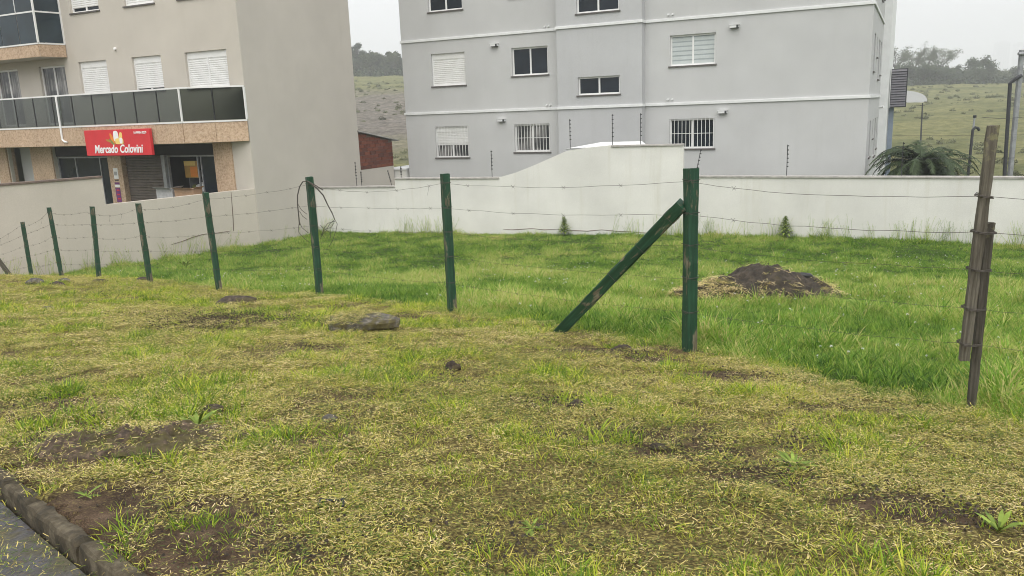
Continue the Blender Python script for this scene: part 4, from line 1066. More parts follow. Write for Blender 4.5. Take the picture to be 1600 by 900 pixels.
# the weathered double post at the near end
px, py, d, h = FENCE[-1]; base = ray(px, py) * d; base.z = g1(base.x, base.y)
old = empty('old_fence_post', base); tag(old, 'weathered bare grey post of two planks wired together at the near end', 'fence post')
def plank(p0, p1, w, t, yaw, seed, name, notch=0.0):
    ax = p1 - p0; L = ax.length; r = random.Random(seed); n = 18; vs = []
    for i in range(n + 1):
        f = i / n; z = L * f
        k = 1 + 0.06 * f + 0.10 * (vnoise(np.array([f * 7 + seed]), np.array([1.0]), 2)[0] - 0.5)
        cut = notch * max(0, 1 - abs(f - 0.90) / 0.10)
        for sx, sy_ in ((-1, -1), (-0.4, -1.06), (0.5, -1.04), (1, -0.9), (1, 1), (-1, 1)):
            vs.append((sx * w / 2 * k + (cut * 0.2 if sx < 0 else 0) + r.uniform(-.0025, .0025), sy_ * t / 2 * k + r.uniform(-.002, .002), z + (r.uniform(-0.008, 0.006) if i in (0, n) else 0)))
    b = MB(); m = 6
    fs = [(i * m + j, i * m + (j + 1) % m, (i + 1) * m + (j + 1) % m, (i + 1) * m + j) for i in range(n) for j in range(m)] + [tuple(range(m - 1, -1, -1)), tuple(range(n * m, n * m + m))]
    b.add(vs, fs); o = b.build(name, M['old_wood' if seed == 2 else 'old_wood_dark'], old)
    o.location = p0 - base; o.rotation_mode = 'QUATERNION'
    q = ax.to_track_quat('Z', 'Y'); o.rotation_quaternion = Matrix.Rotation(yaw, 3, 'Z').to_quaternion() @ q if False else q @ Matrix.Rotation(yaw, 3, 'Z').to_quaternion()
    return o
def yawfix(ax): return 0.0
PA0, PA1 = ray(1506, 562) * 4.93, ray(1552, 196) * 4.93
PB0, PB1 = ray(1514, 668) * 4.96, ray(1546.5, 347) * 4.96
def facing_yaw(ax):
    q = ax.to_track_quat('Z', 'Y'); yv = q @ Vector((0, 1, 0)); xv = q @ Vector((1, 0, 0)); want = Vector((-0.25, -1, 0))
    return math.atan2(-want.dot(xv), want.dot(yv)) + PI
plank(PA0, PA1, 0.056, 0.042, facing_yaw(PA1 - PA0), 2, 'plank', 0.0)
plank(PB0, PB1, 0.048, 0.045, facing_yaw(PB1 - PB0), 5, 'plank')
for fy in (307, 363, 421, 482, 537):
    c0 = ray(1552 - (fy - 196) * 0.126, fy) * 4.93 - base
    wv = 0.031
    ring = [(-wv, -0.045, 0.0), (wv * 0.4, -0.05, -0.006), (wv + (0.058 if fy > 350 else 0), -0.045 + (0.02 if fy > 350 else 0), -0.008), (wv + (0.058 if fy > 350 else 0), 0.14, 0.0), (-wv, 0.05, 0.0), (-wv, -0.045, 0.0)]
    b = MB(); b.tube([c0 + Vector(q) for q in ring], 0.0034, 5); b.tube([c0 + Vector(q) + Vector((0, 0, 0.008)) for q in ring], 0.0034, 5); b.build('wire_tie', M['wire_rust'], old)
# grey stick leaning at the far left end and a low green post by the wall on the right
b = MB(); fg = ray(22, 431) * 19.6; fg.z = g1(fg.x, fg.y)
lp = empty('leaning_post', fg); tag(lp, 'grey weathered post leaning left at the far left end', 'fence post')
pm = post_mesh(1.15, 0.10, 77, 0.2).build('post', M['old_wood'], lp); lp.rotation_euler = (0.05, -0.42, 0.5)
fr_ = ray(1604, 432) * 17.5; fr_.z = g1(fr_.x, fr_.y)
sp = empty('fence_post', fr_, 0.4); tag(sp, 'green post at the extreme right edge near the white wall', 'fence post', 'green wooden fence posts')
post_mesh(1.2, 0.10, 91).build('post', M['green_paint'], sp)

# barbed wire strands --------------------------------------------------------------
LEV = [0.935, 0.765, 0.595, 0.417, 0.23]; OLDY = [307, 363, 421, 482, 537]
SAG = [[.07, .02, .05, .03, .03], [.09, .01, .06, .02, .03], [.05, .01, .03, .02, .03], [.10, .02, .05, .03, .02], [.06, .02, .04, .02, .03], [.03, .02, .02, .03, .02], [.10, .02, .03, .03, .03], [.05, .04, .03, .02, .02]]
slab_ = ['top strand of thin barbed wire along the green fence', 'second strand from the top of the wire fence', 'middle strand of wire along the fence posts', 'fourth strand of fence wire, low over the grass', 'lowest strand of fence wire near the ground']
old_top = []
for k in range(5):
    r = random.Random(50 + k)
    anch = [POSTS[i][0] + Vector((-0.05, -0.06, POSTS[i][1] * LEV[k])) for i in range(8)]
    anch = [anch[0] + (anch[0] - anch[1]) * 1.6] + anch
    ow = ray(1552 - (OLDY[k] - 196) * 0.126, OLDY[k]) * 4.88
    anch += [ow, ow + Vector((2.2, -1.0, 0.02 - 0.02 * k))]
    pts = []; barbs = MB()
    for i in range(len(anch) - 1):
        a, c = anch[i], anch[i + 1]; n = 14; sg = SAG[min(i, 7)][k]
        for j in range(n):
            f = j / n; p = a.lerp(c, f); p.z -= sg * 4 * f * (1 - f); p += Vector((r.uniform(-.006, .006), r.uniform(-.006, .006), r.uniform(-.006, .006))); pts.append(p)
    pts.append(anch[-1])
    root = empty('barbed_wire', (pts[0].x, pts[0].y, pts[0].z)); tag(root, slab_[k], 'fence wire', 'wire strands of the fence')
    loc = [p - root.location for p in pts]
    MB().tube(loc, 0.0017 if k < 2 else 0.0012, 5).build('strand', M['wire_rust'], root)
    b = MB()
    for i in range(0, len(loc) - 1):
        if i % 3 == 1 and i < 118:
            p = loc[i]; l = 0.018
            b.tube([p + Vector((-l, 0, l)), p + Vector((l, 0.004, -l))], 0.0018, 4); b.tube([p + Vector((-l * 0.6, 0, -l)), p + Vector((l, 0, l * 0.8))], 0.0018, 4)
            if k == 0 and r.random() < 0.22: b.tube([p, p + Vector((-0.01, 0, -0.06)), p + Vector((-0.03, 0, -0.12))], 0.0016, 4)
    b.build('barb', M['wire_rust'], root)
# loose loop of wire hung on a post
pc, hc = POSTS[5]
lw = empty('wire_loop', pc + Vector((0, -0.08, hc * 0.92))); tag(lw, 'loose loop of old wire hanging over a green fence post', 'wire')
D = pc.y - 0.1
def wl(*q): return [ray(x, y) * D - lw.location for x, y in q]
b = MB()
b.tube(wl((505, 297), (492, 289), (480, 283), (473, 284), (468, 292), (465, 305), (465, 320), (467, 340), (468, 352)), 0.009, 6)
b.tube(wl((480, 283), (494, 293), (505, 305), (512, 320), (519, 333), (523, 343)), [0.010, 0.011, 0.011, 0.010, 0.009, 0.006], 6)
for path in [((465, 318), (471, 328), (480, 335)), ((467, 345), (472, 356), (482, 364)), ((467, 350), (466, 362), (475, 372), (482, 378)), ((468, 330), (473, 338), (480, 343)),
             ((523, 343), (527, 350), (525, 360), (520, 375), (514, 386)), ((523, 343), (515, 350), (510, 360), (504, 366), (500, 374)), ((523, 345), (518, 355), (508, 358), (501, 368)), ((500, 352), (510, 360), (517, 364), (516, 372)), ((522, 346), (512, 349), (507, 356), (503, 366), (507, 372))]:
    b.tube(wl(*path), 0.0042, 5)
b.build('wire', M['wire_rust'], lw)

# ------------------------------------------------------------------ stones, slab, heap, clods
def lump(name, label, c, rx, ry, rz, mat, seed, n=20, cat='stone', group=None, flat_=1.0, sink=0.25, rot=0.0, jag=0.35):
    vs = []; fs = []; m = n // 2
    for i in range(m + 1):
        th = PI * i / m
        for j in range(n):
            ph = 2 * PI * j / n
            x, y, z = math.sin(th) * math.cos(ph), math.sin(th) * math.sin(ph), math.cos(th)
            k = 1 + jag * (fbm(np.array([x * 1.6 + seed + z]), np.array([y * 1.6 - seed + z * 1.3]), seed, 4)[0] - 0.5) * 2
            zz = z * abs(z) ** (flat_ - 1) if flat_ != 1 else z
            vs.append((x * rx * k, y * ry * k, zz * rz * k))
    for i in range(m):
        for j in range(n):
            fs.append((i * n + j, (i + 1) * n + j, (i + 1) * n + (j + 1) % n, i * n + (j + 1) % n))
    e = MB().add(vs, fs).build(name, M[mat], smooth=True)
    e.location = (c.x, c.y, c.z + rz * (1 - sink) * 0.4); e.rotation_euler = (0, 0, rot)
    tag(e, label, cat, group); return e
def outcrop(name, label, c, hx_, hy_, hz_, seed, rot, mat):
    nx, ny = 90, 60; vs = []; X, Y = np.meshgrid(np.linspace(-1, 1, nx), np.linspace(-1, 1, ny)); X = X.ravel() * hx_; Y = Y.ravel() * hy_
    q = (X / hx_) ** 2 + (Y / hy_) ** 2 + 0.9 * (fbm(X * 5 + seed, Y * 5, seed, 4) - 0.5)
    body = np.clip(1.0 - q, 0, 1) ** 0.55
    ridge = 1 - np.abs(2 * fbm(X * 6.5 + 3, Y * 8.5 + seed, seed + 3, 5) - 1) * 2.2
    fine = fbm(X * 26, Y * 26, seed + 5, 4) - 0.5
    Z = body * hz_ * (0.30 + 0.80 * ridge + 0.85 * fine) - 0.03 * (body <= 0.02)
    cr, sr = math.cos(rot), math.sin(rot); WX = X * cr - Y * sr; WY = X * sr + Y * cr
    Z = Z + gz(c.x + WX, c.y + WY) - c.z
    vs = list(zip(WX, WY, Z)); o = MB().add(vs, [(j * nx + i, j * nx + i + 1, (j + 1) * nx + i + 1, (j + 1) * nx + i) for j in range(ny - 1) for i in range(nx - 1)]).build(name, M[mat], smooth=True)
    o.location = c; tag(o, label, 'rock')
outcrop('rock_outcrop', 'large mossy dark rock breaking through the verge beside the kerb', hit(222, 694), 0.54, 0.27, 0.085, 5, 0.30, 'rock_mossy')
c = hit(333, 640); lump('rock', 'small dark stone above the mossy kerbside rock', c, 0.07, 0.045, 0.035, 'clod', 9, 18)
c = hit(707, 577); lump('clod', 'dark clod of earth alone in the middle of the mown verge', c, 0.055, 0.05, 0.06, 'clod', 12, 18, 'clod', sink=0.1, jag=0.6)
c = hit(515, 660); lump('stone', 'small rounded grey brown stone lying on the mown grass', c, 0.045, 0.04, 0.035, 'rock_bare', 13, 14)
c = hit(56, 445); lump('stone', 'grey stone at the foot of the far short green post', c, 0.163, 0.109, 0.088, 'rock_bare', 15, 18)
c = hit(100, 442); lump('stone', 'low grey stone near the second far green post', c, 0.116, 0.082, 0.054, 'rock_bare', 16, 16)
c = hit(88, 447); lump('stone', 'dark stone lying just in front of the second far post', c, 0.15, 0.1, 0.07, 'clod', 17, 16)
c = hit(155, 442); lump('stone', 'brown stone at the foot of the plain green post', c, 0.163, 0.095, 0.048, 'clod', 18, 16)
c = hit(224, 440); lump('stone', 'brown stone hugging the foot of the flaking green post', c, 0.16, 0.1, 0.08, 'clod', 19, 16)
c = hit(372, 476); lump('clod', 'brown lump of turf and earth below the ragged green post', c, 0.28, 0.17, 0.10, 'clod', 20, 24, 'clod')
c = hit(75, 485); lump('stone', 'flat grey stone in the mown grass on the far left', c, 0.10, 0.07, 0.04, 'rock_bare', 22, 16)
c = hit(972, 549); lump('stone', 'brown half buried stone beside the braced post foot', c, 0.10, 0.06, 0.055, 'clod', 23, 18)
c = hit(900, 640); lump('clod', 'small dark clod at the edge of the bare strip', c, 0.05, 0.04, 0.035, 'clod', 24, 14, 'clod')
c = hit(1028, 703); lump('clod', 'dark clod in the bare soil strip at lower middle', c, 0.045, 0.03, 0.025, 'clod', 25, 14, 'clod')
c = hit(660, 633); lump('stone', 'tiny dark stone left of the verge centre', c, 0.03, 0.025, 0.02, 'clod', 26, 12)
c = hit(733, 690); lump('clod', 'tiny dark clod in mown grass below the lone earth clod', c, 0.02, 0.02, 0.018, 'clod', 27, 12, 'clod')
# flat stone slab
c = hit(568, 516)
sb = MB(); outline = [(-0.34, -0.10), (-0.26, -0.20), (0.0, -0.19), (0.26, -0.17), (0.43, -0.14), (0.42, -0.04), (0.16, 0.20), (-0.14, 0.24), (-0.40, 0.16)]
outline = [((1 - f) * a[0] + f * b_[0], (1 - f) * a[1] + f * b_[1]) for a, b_ in zip(outline, outline[1:] + outline[:1]) for f in (0, 0.25, 0.5, 0.75)]
n = len(outline); rings = [(0.78, 0.01), (0.90, 0.055), (1.0, 0.07), (1.0, 0.125), (0.95, 0.14), (0.55, 0.15), (0.0, 0.152)]
vs = []
for k, (s_, z) in enumerate(rings):
    for i, (x, y) in enumerate(outline):
        j = 0.010 * (vnoise(np.array([x * 9 + k]), np.array([y * 9 - k]), 8)[0] - 0.5) * 2
        vs.append((x * s_ + j, y * s_ + j, z + j * 0.6 + 0.02 * x))
sb.add(vs, [(k * n + i, k * n + (i + 1) % n, (k + 1) * n + (i + 1) % n, (k + 1) * n + i) for k in range(len(rings) - 1) for i in range(n)])
sb.mi = 0
o = sb.build('stone_slab', M['rock_slab'], smooth=False, bevel=0.0)
o.location = (c.x, c.y, c.z + 0.0); o.rotation_euler = (0.06, -0.03, -0.12); tag(o, 'flat grey stone slab part covered with cut grass and moss', 'stone')
# heap of dark soil in the long grass
hc_ = hit(1180, 466)
nx_, ny_ = 70, 46; vs = []
for j in range(ny_):
    for i in range(nx_):
        x = -1.45 + 2.9 * i / (nx_ - 1); y = -0.85 + 1.7 * j / (ny_ - 1)
        q = (x / 1.35) ** 2 + (y / 0.8) ** 2
        hh = 0.47 * max(0, 1 - q) ** 0.75 * (0.78 + 0.38 * math.exp(-((x - 0.12) / 0.55) ** 2))
        hh += (fbm(np.array([x * 3.0 + 4]), np.array([y * 3.0]), 61)[0] - 0.5) * 0.16 * min(1, hh * 8) + (fbm(np.array([x * 11.0 + 4]), np.array([y * 11.0]), 62)[0] - 0.5) * 0.13 * min(1, hh * 8)
        zg = g1(hc_.x + x, hc_.y + y) - hc_.z
        vs.append((x, y, zg + hh - 0.06 * (q > 1.0) - 0.01))
hp = MB().add(vs, [(j * nx_ + i, j * nx_ + i + 1, (j + 1) * nx_ + i + 1, (j + 1) * nx_ + i) for j in range(ny_ - 1) for i in range(nx_ - 1)]).build('soil_heap', M['heap_soil'], smooth=True)
hp.location = hc_; tag(hp, 'low heap of dark soil with dry straw in the long grass', 'soil heap')
bp = MB(); bpy.context.view_layer.update(); c = ray(1258, 440) * hc_.y; _ok, _l, _n, _i = hp.ray_cast((c.x - hc_.x, 0.05, 3), (0, 0, -1)); c = hp.location + _l + Vector((0, 0, 0.012))
bp.tube([(-0.16, 0, 0.03), (-0.05, 0.0, 0.045), (0.08, 0, 0.02), (0.17, 0.01, -0.02)], [0.02, 0.05, 0.055, 0.02], 8)
o = bp.build('plastic_scrap', M['black_plastic'], smooth=True); o.location = c; tag(o, 'scrap of black plastic on the right of the soil heap', 'plastic')
c = hit(517, 796)
bp = MB(); bp.tube([(-0.05, -0.02, 0.012), (-0.04, 0.015, 0.03), (0.0, 0.03, 0.02), (0.05, 0.015, 0.03), (0.055, -0.02, 0.01)], [0.006, 0.012, 0.006, 0.010, 0.005], 6)
o = bp.build('plastic_scrap', M['black_plastic'], smooth=True); o.location = c; tag(o, 'curl of dark plastic strip lying in the cut grass', 'plastic')

# ------------------------------------------------------------------ vegetation
def set_shade(me, vals):
    a = me.attributes.new('shade', 'FLOAT', 'POINT'); a.data.foreach_set('value', np.asarray(vals, np.float32))
SRC = {}
def tuft(name, mat, n, spread, lmin, lmax, wid, lean, curve, seed, flat_=False, seg=3):
    r = random.Random(seed); vs = []; fs = []; sh = []
    for _ in range(n):
        a = r.uniform(0, 2 * PI); rad = spread * math.sqrt(r.random()); bx, by = rad * math.cos(a), rad * math.sin(a)
        L = r.uniform(lmin, lmax); w = wid * r.uniform(0.7, 1.3); sd = r.random()
        if flat_:
            yaw = r.uniform(0, 2 * PI); pitch = r.gauss(0.10, 0.16); cz = r.uniform(0.004, 0.03)
            d = Vector((math.cos(yaw), math.sin(yaw), 0)); side = Vector((-d.y, d.x, r.uniform(-0.5, 0.5))).normalized()
            p0 = Vector((bx, by, cz)) - d * L / 2; k = len(vs); bend = r.uniform(-0.12, 0.12) * L
            for i in range(seg + 1):
                f = i / seg; p = p0 + d * (L * f) + Vector((-d.y, d.x, 0)) * (bend * f * (1 - f) * 2) + Vector((0, 0, pitch * L * (f - 0.5) + abs(bend) * 0.3 * f * (1 - f)))
                ww = w * (1 - 0.6 * abs(f - 0.4))
                vs += [p - side * ww / 2, p + side * ww / 2]; sh += [sd, sd]
            fs += [(k + 2 * i, k + 2 * i + 1, k + 2 * i + 3, k + 2 * i + 2) for i in range(seg)]
        else:
            yaw = a + r.uniform(-1.2, 1.2); d = Vector((math.cos(yaw), math.sin(yaw), 0)); ti = lean * r.uniform(0.2, 1.2); cv = curve * r.uniform(0.3, 1.3)
            tw = r.uniform(0, PI); side = Vector((math.cos(tw), math.sin(tw), 0)); k = len(vs); p = Vector((bx, by, -0.01)); ang = ti
            for i in range(seg + 1):
                f = i / seg; ww = w * (1 - f) ** 0.7
                if i < seg:
                    vs += [p - side * ww / 2, p + side * ww / 2]; sh += [sd * 0.8, sd * 0.8] if i == 0 else [sd, sd]
                else: vs.append(p.copy()); sh.append(sd)
                p = p + (d * math.sin(ang) + Vector((0, 0, math.cos(ang)))) * (L / seg); ang += cv / seg
            fs += [(k + 2 * i, k + 2 * i + 1, k + 2 * i + 3, k + 2 * i + 2) for i in range(seg - 1)] + [(k + 2 * seg - 2, k + 2 * seg - 1, k + 2 * seg)]
    me = bpy.data.meshes.new(name); me.from_pydata([tuple(v) for v in vs], [], fs); me.materials.append(M[mat]); set_shade(me, sh); me.update()
    return bpy.data.objects.new(name, me)
def collection(name, objs):
    c_ = bpy.data.collections.new(name)
    for o in objs: c_.objects.link(o)
    return c_
def scatter(name, label, coll, pts, rot, scl, idx, tint, cat):
    me = bpy.data.meshes.new(name); me.vertices.add(len(pts)); me.vertices.foreach_set('co', np.asarray(pts, np.float32).ravel())
    def at(nm, tp, arr, key): a = me.attributes.new(nm, tp, 'POINT'); a.data.foreach_set(key, np.asarray(arr).ravel())
    at('rot', 'FLOAT_VECTOR', np.asarray(rot, np.float32), 'vector'); at('scl', 'FLOAT_VECTOR', np.asarray(scl, np.float32), 'vector')
    at('idx', 'INT', np.asarray(idx, np.int32), 'value'); at('tint', 'FLOAT', np.asarray(tint, np.float32), 'value')
    me.update()
    o = bpy.data.objects.new(name, me); COL.objects.link(o)
    ng = bpy.data.node_groups.new(name + '_scatter', 'GeometryNodeTree')
    ng.interface.new_socket('Geometry', in_out='INPUT', socket_type='NodeSocketGeometry'); ng.interface.new_socket('Geometry', in_out='OUTPUT', socket_type='NodeSocketGeometry')
    gi = ng.nodes.new('NodeGroupInput'); go = ng.nodes.new('NodeGroupOutput'); ip = ng.nodes.new('GeometryNodeInstanceOnPoints')
    ci = ng.nodes.new('GeometryNodeCollectionInfo'); ci.inputs[0].default_value = coll; ci.inputs[1].default_value = True; ci.inputs[2].default_value = True
    def na(nm, tp): q = ng.nodes.new('GeometryNodeInputNamedAttribute'); q.data_type = tp; q.inputs[0].default_value = nm; return q.outputs[0]
    ip.inputs['Pick Instance'].default_value = True
    l = ng.links.new
    l(gi.outputs[0], ip.inputs['Points']); l(ci.outputs[0], ip.inputs['Instance'])
    l(na('idx', 'INT'), ip.inputs['Instance Index']); l(na('rot', 'FLOAT_VECTOR'), ip.inputs['Rotation']); l(na('scl', 'FLOAT_VECTOR'), ip.inputs['Scale'])
    l(ip.outputs[0], go.inputs[0])
    md = o.modifiers.new('scatter', 'NODES'); md.node_group = ng
    tag(o, label, cat, kind='stuff'); return o

def visible(x, y, m=0.12):
    k = np.asarray(x) / np.maximum(np.asarray(y), 0.3)
    return (np.abs(k) < 0.70 + m + 0.9 / np.maximum(y, 0.5))
def sample(n, x0, x1, y0, y1): return rng.uniform(x0, x1, n), rng.uniform(y0, y1, n)
def near_fade(y, d0, full):        # thinner planting with distance, tufts scaled up to compensate
    return np.clip(d0 / np.maximum(y, 0.1), full, 1.0)
hx, hy = hc_.x, hc_.y
def off_things(x, y):
    ok = ((x - hx) / 1.2) ** 2 + ((y - hy) / 0.66) ** 2 > 1
    s, t = kst(x, y); ok &= t > 0.06
    # in front of the boundary walls
    ok &= (y < np.interp(x, [-40, -17.6, -11.9, -9.2, -8.6, -7.25, WA.x, WB.x, WC.x, WD.x, 60], [0, 18.2, 23.8, 26.9, 27.4, 30.2, WA.y, WB.y, WC.y, WD.y, 0]) - 0.03)
    return ok

# long grass beyond the fence
lush_src = [tuft('lush_tuft', 'lush_blade', 34, 0.085, 0.10, 0.24, 0.0085, 0.45, 1.1, 100 + i) for i in range(5)] + \
           [tuft('lush_tuft', 'lush_blade', 24, 0.07, 0.16, 0.32, 0.0125, 0.50, 1.7, 110 + i, seg=4) for i in range(3)] + \
           [tuft('lush_tuft', 'lush_blade', 40, 0.10, 0.05, 0.13, 0.008, 0.6, 0.8, 120 + i) for i in range(3)] + \
           [tuft('lush_tuft', 'lush_blade', 16, 0.07, 0.05, 0.13, 0.030, 0.9, 1.0, 130 + i, seg=4) for i in range(3)]
x, y = sample(330000, -21, 22, 3.6, 30.5)
L = lushness(x, y); d = np.hypot(x, y)
keep = (L > -0.05) & visible(x, y) & off_things(x, y)
keep &= rng.random(len(x)) < np.clip(9.0 / np.maximum(y, 4), 0.42, 1.0)
x, y, L = x[keep], y[keep], L[keep]
big = fbm(x * 0.45, y * 0.45, 71, 4); pat = fbm(x * 1.6, y * 1.6, 72, 4)
z = gz(x, y) - 0.005
tall = np.exp(-((L - 0.7) / 0.9) ** 2) * sstep(3.5, 6.5, 14 - y) * (x > -1.5) * 0.8 + 0.25 * sstep(0.55, 0.75, pat)
u_ = rng.random(len(x))
idx = np.where(u_ < 0.10 + 0.35 * tall, rng.integers(5, 8, len(x)), np.where(u_ < 0.62, rng.integers(0, 5, len(x)), rng.integers(8, 11, len(x))))
idx = np.where(rng.random(len(x)) < 0.10 + 0.25 * sstep(0.5, 0.65, fbm(x * 0.8, y * 0.8, 73, 3)), rng.integers(11, 14, len(x)), idx)
sc_ = (0.36 + 0.40 * sstep(0.3, 0.7, pat)) * (1 + 0.38 * np.clip(tall, 0, 1)) * rng.uniform(0.75, 1.25, len(x)) * (1 + 0.012 * y)
sc_ *= 1 - 0.25 * sstep(10, 16, y)
sc_ *= 0.45 + 0.55 * sstep(-0.05, 0.6, L)
nearwall = np.interp(x, [-17.6, -11.9, -9.2, -7.25, WA.x, WB.x, WC.x, WD.x], [18.2, 23.8, 26.9, 30.2, WA.y, WB.y, WC.y, WD.y]) - y
sc_ *= 1 + 0.6 * sstep(0.9, 0.1, nearwall) * rng.random(len(x))
scl = np.stack([sc_ * rng.uniform(0.9, 1.25, len(x)), sc_ * rng.uniform(0.9, 1.25, len(x)), sc_ * rng.uniform(0.85, 1.2, len(x))], 1)
rot = np.stack([rng.normal(0, 0.12, len(x)), rng.normal(0, 0.12, len(x)), rng.uniform(0, 6.28, len(x))], 1)
tint = 0.55 + 0.75 * (big - 0.5) + 0.8 * (pat - 0.5) - 0.12 * (idx >= 11) + rng.normal(0, 0.10, len(x)) + 0.05 * sstep(9, 20, y)
scatter('lush_grass', 'bright green long grass covering the lot beyond the fence', collection('lush_sources', lush_src), np.stack([x, y, z], 1), rot, scl, idx, tint, 'grass')
print('lush', len(x))

# mown verge: short regrowth and a mat of clippings
mown_src = [tuft('mown_tuft', 'mown_blade', 24, 0.05, 0.018, 0.055, 0.0034, 0.75, 0.8, 200 + i) for i in range(5)] + [tuft('mown_tuft', 'mown_blade', 24, 0.045, 0.040, 0.095, 0.0045, 0.6, 1.2, 210 + i) for i in range(3)]
x, y = sample(230000, -19, 12, 1.3, 20)
L = lushness(x, y); keep = (L < 0.35) & visible(x, y) & off_things(x, y); x, y, L = x[keep], y[keep], L[keep]
br_ = bare(x, y); pat = fbm(x * 2.2, y * 2.2, 81, 4); big = fbm(x * 0.6, y * 0.6, 82, 3)
dens = (0.42 + 0.95 * sstep(0.40, 0.66, pat)) * (1 - 0.90 * br_) * np.clip(6.0 / np.maximum(y, 1), 0.45, 1)
keep = rng.random(len(x)) < dens; x, y, L, pat, big = x[keep], y[keep], L[keep], pat[keep], big[keep]
g = sstep(0.50, 0.68, pat)
idx = np.where(rng.random(len(x)) < 0.07 + 0.28 * g, rng.integers(5, 8, len(x)), rng.integers(0, 5, len(x)))
sc_ = rng.uniform(0.65, 1.25, len(x)) * (0.8 + 0.35 * g) * (1 + 0.02 * y)
scl = np.stack([sc_ * 1.2, sc_ * 1.2, sc_], 1); rot = np.stack([rng.normal(0, 0.15, len(x)), rng.normal(0, 0.15, len(x)), rng.uniform(0, 6.28, len(x))], 1)
tint = 0.48 - 0.26 * g + 0.5 * (big - 0.5) + rng.normal(0, 0.13, len(x)) + 0.10 * sstep(7, 14, y)
scatter('mown_grass', 'short yellow green mown grass on the verge before the fence', collection('mown_sources', mown_src), np.stack([x, y, gz(x, y) - 0.004], 1), rot, scl, idx, tint, 'grass')
print('mown', len(x))
straw_src = [tuft('straw_mat', 'straw_blade', 84, 0.085, 0.006, 0.024, 0.0025, 0, 0, 300 + i, True, 2) for i in range(6)] + [tuft('straw_mat', 'straw_blade', 4, 0.10, 0.03, 0.09, 0.0030, 0, 0, 310 + i, True, 3) for i in range(3)]
x, y = sample(190000, -19, 12, 1.3, 20)
L = lushness(x, y); keep = (L < 0.25) & visible(x, y) & off_things(x, y); x, y, L = x[keep], y[keep], L[keep]
br_ = bare(x, y); pat = fbm(x * 1.5, y * 1.5, 91, 4); big = fbm(x * 0.5, y * 0.5, 92, 3)
dens = (0.28 + 0.62 * sstep(0.35, 0.62, pat)) * (1 - 0.74 * br_) * np.clip(5.0 / np.maximum(y, 1), 0.4, 1)
keep = rng.random(len(x)) < dens; x, y, big, br_ = x[keep], y[keep], big[keep], br_[keep]
idx = np.where(rng.random(len(x)) < 0.05, rng.integers(6, 9, len(x)), rng.integers(0, 6, len(x)))
sc_ = rng.uniform(0.75, 1.3, len(x)) * (1 + 0.03 * y)
# lie along the local slope
h = 0.06; zx = (gz(x + h, y) - gz(x - h, y)) / (2 * h); zy = (gz(x, y + h) - gz(x, y - h)) / (2 * h)
rot = np.stack([np.arctan(zy), -np.arctan(zx), rng.uniform(-0.5, 0.5, len(x))], 1)
tint = 0.45 + 0.6 * (big - 0.5) + rng.normal(0, 0.16, len(x)) - 0.06 * br_
scatter('grass_clippings', 'dry and green grass clippings lying over the verge', collection('straw_sources', straw_src), np.stack([x, y, gz(x, y) + 0.004], 1), rot, np.stack([sc_] * 3, 1), idx, tint, 'clippings')
print('straw', len(x))
# straw over the left flank of the heap, crumbs of dark earth by the slab, litter on the street edge
def scatter_simple(name, label, cat, coll, n, fn, tint_mu, sc0, sc1, nsrc):
    pts = []
    while len(pts) < n:
        q = fn()
        if q is not None: pts.append(q)
    n = len(pts)
    rot = np.stack([rng.normal(0, 0.2, n), rng.normal(0, 0.2, n), rng.uniform(0, 6.28, n)], 1); s_ = rng.uniform(sc0, sc1, n)
    scatter(name, label, coll, pts, rot, np.stack([s_] * 3, 1), rng.integers(0, nsrc, n), rng.normal(tint_mu, 0.12, n), cat)
bpy.context.view_layer.update()
def heap_pt():
    x, y = rnd.uniform(-1.4, 1.4), rnd.uniform(-0.85, 0.5)
    w = 0.9 if x < -0.62 - 0.3 * y else (0.45 if y < -0.55 or x > 0.85 else 0.03)
    if rnd.random() > w or (x / 1.42) ** 2 + (y / 0.86) ** 2 > 1: return None
    ok, loc, nrm, _ = hp.ray_cast((x, y, 3), (0, 0, -1))
    return tuple(hp.location + loc + Vector((0, 0, 0.005))) if ok else None
scatter_simple('heap_straw', 'pale dry straw strewn on the flanks of the soil heap', 'straw', collection('heap_straw_sources', [tuft('straw_mat', 'straw_blade', 12, 0.09, 0.05, 0.15, 0.005, 0, 0, 330 + i, True) for i in range(4)]), 460, heap_pt, 0.72, 0.7, 1.1, 4)
slab_o = bpy.data.objects['stone_slab']; out_o = bpy.data.objects['rock_outcrop']
def slab_pt():
    x, y = rnd.uniform(-0.42, 0.42), rnd.uniform(-0.2, 0.22)
    if rnd.random() > (1.0 if x < 0.05 else 0.12): return None
    ok, loc, nrm, _ = slab_o.ray_cast((x, y, 2), (0, 0, -1))
    return tuple(slab_o.matrix_world @ loc + Vector((0, 0, 0.003))) if ok else None
scatter_simple('slab_clippings', 'cut grass lying on the flat stone slab', 'clippings', collection('slab_sources', [tuft('straw_mat', 'straw_blade', 40, 0.06, 0.01, 0.04, 0.003, 0, 0, 350 + i, True, 2) for i in range(3)]), 150, slab_pt, 0.42, 0.7, 1.0, 3)
def outcrop_pt():
    x, y = rnd.uniform(-0.55, 0.55), rnd.uniform(-0.4, 0.4)
    if float(fbm(np.array([x * 6.]), np.array([y * 6.]), 77)[0]) < rnd.uniform(0.42, 0.6): return None
    ok, loc, nrm, _ = out_o.ray_cast((x, y, 2), (0, 0, -1))
    return tuple(out_o.location + loc + Vector((0, 0, 0.003))) if ok else None
scatter_simple('rock_litter', 'dry clippings and small bits strewn over the mossy rock', 'clippings', collection('rock_litter_sources', [tuft('straw_mat', 'straw_blade', 16, 0.06, 0.008, 0.035, 0.003, 0, 0, 360 + i, True, 2) for i in range(3)]), 260, outcrop_pt, 0.5, 0.7, 1.1, 3)
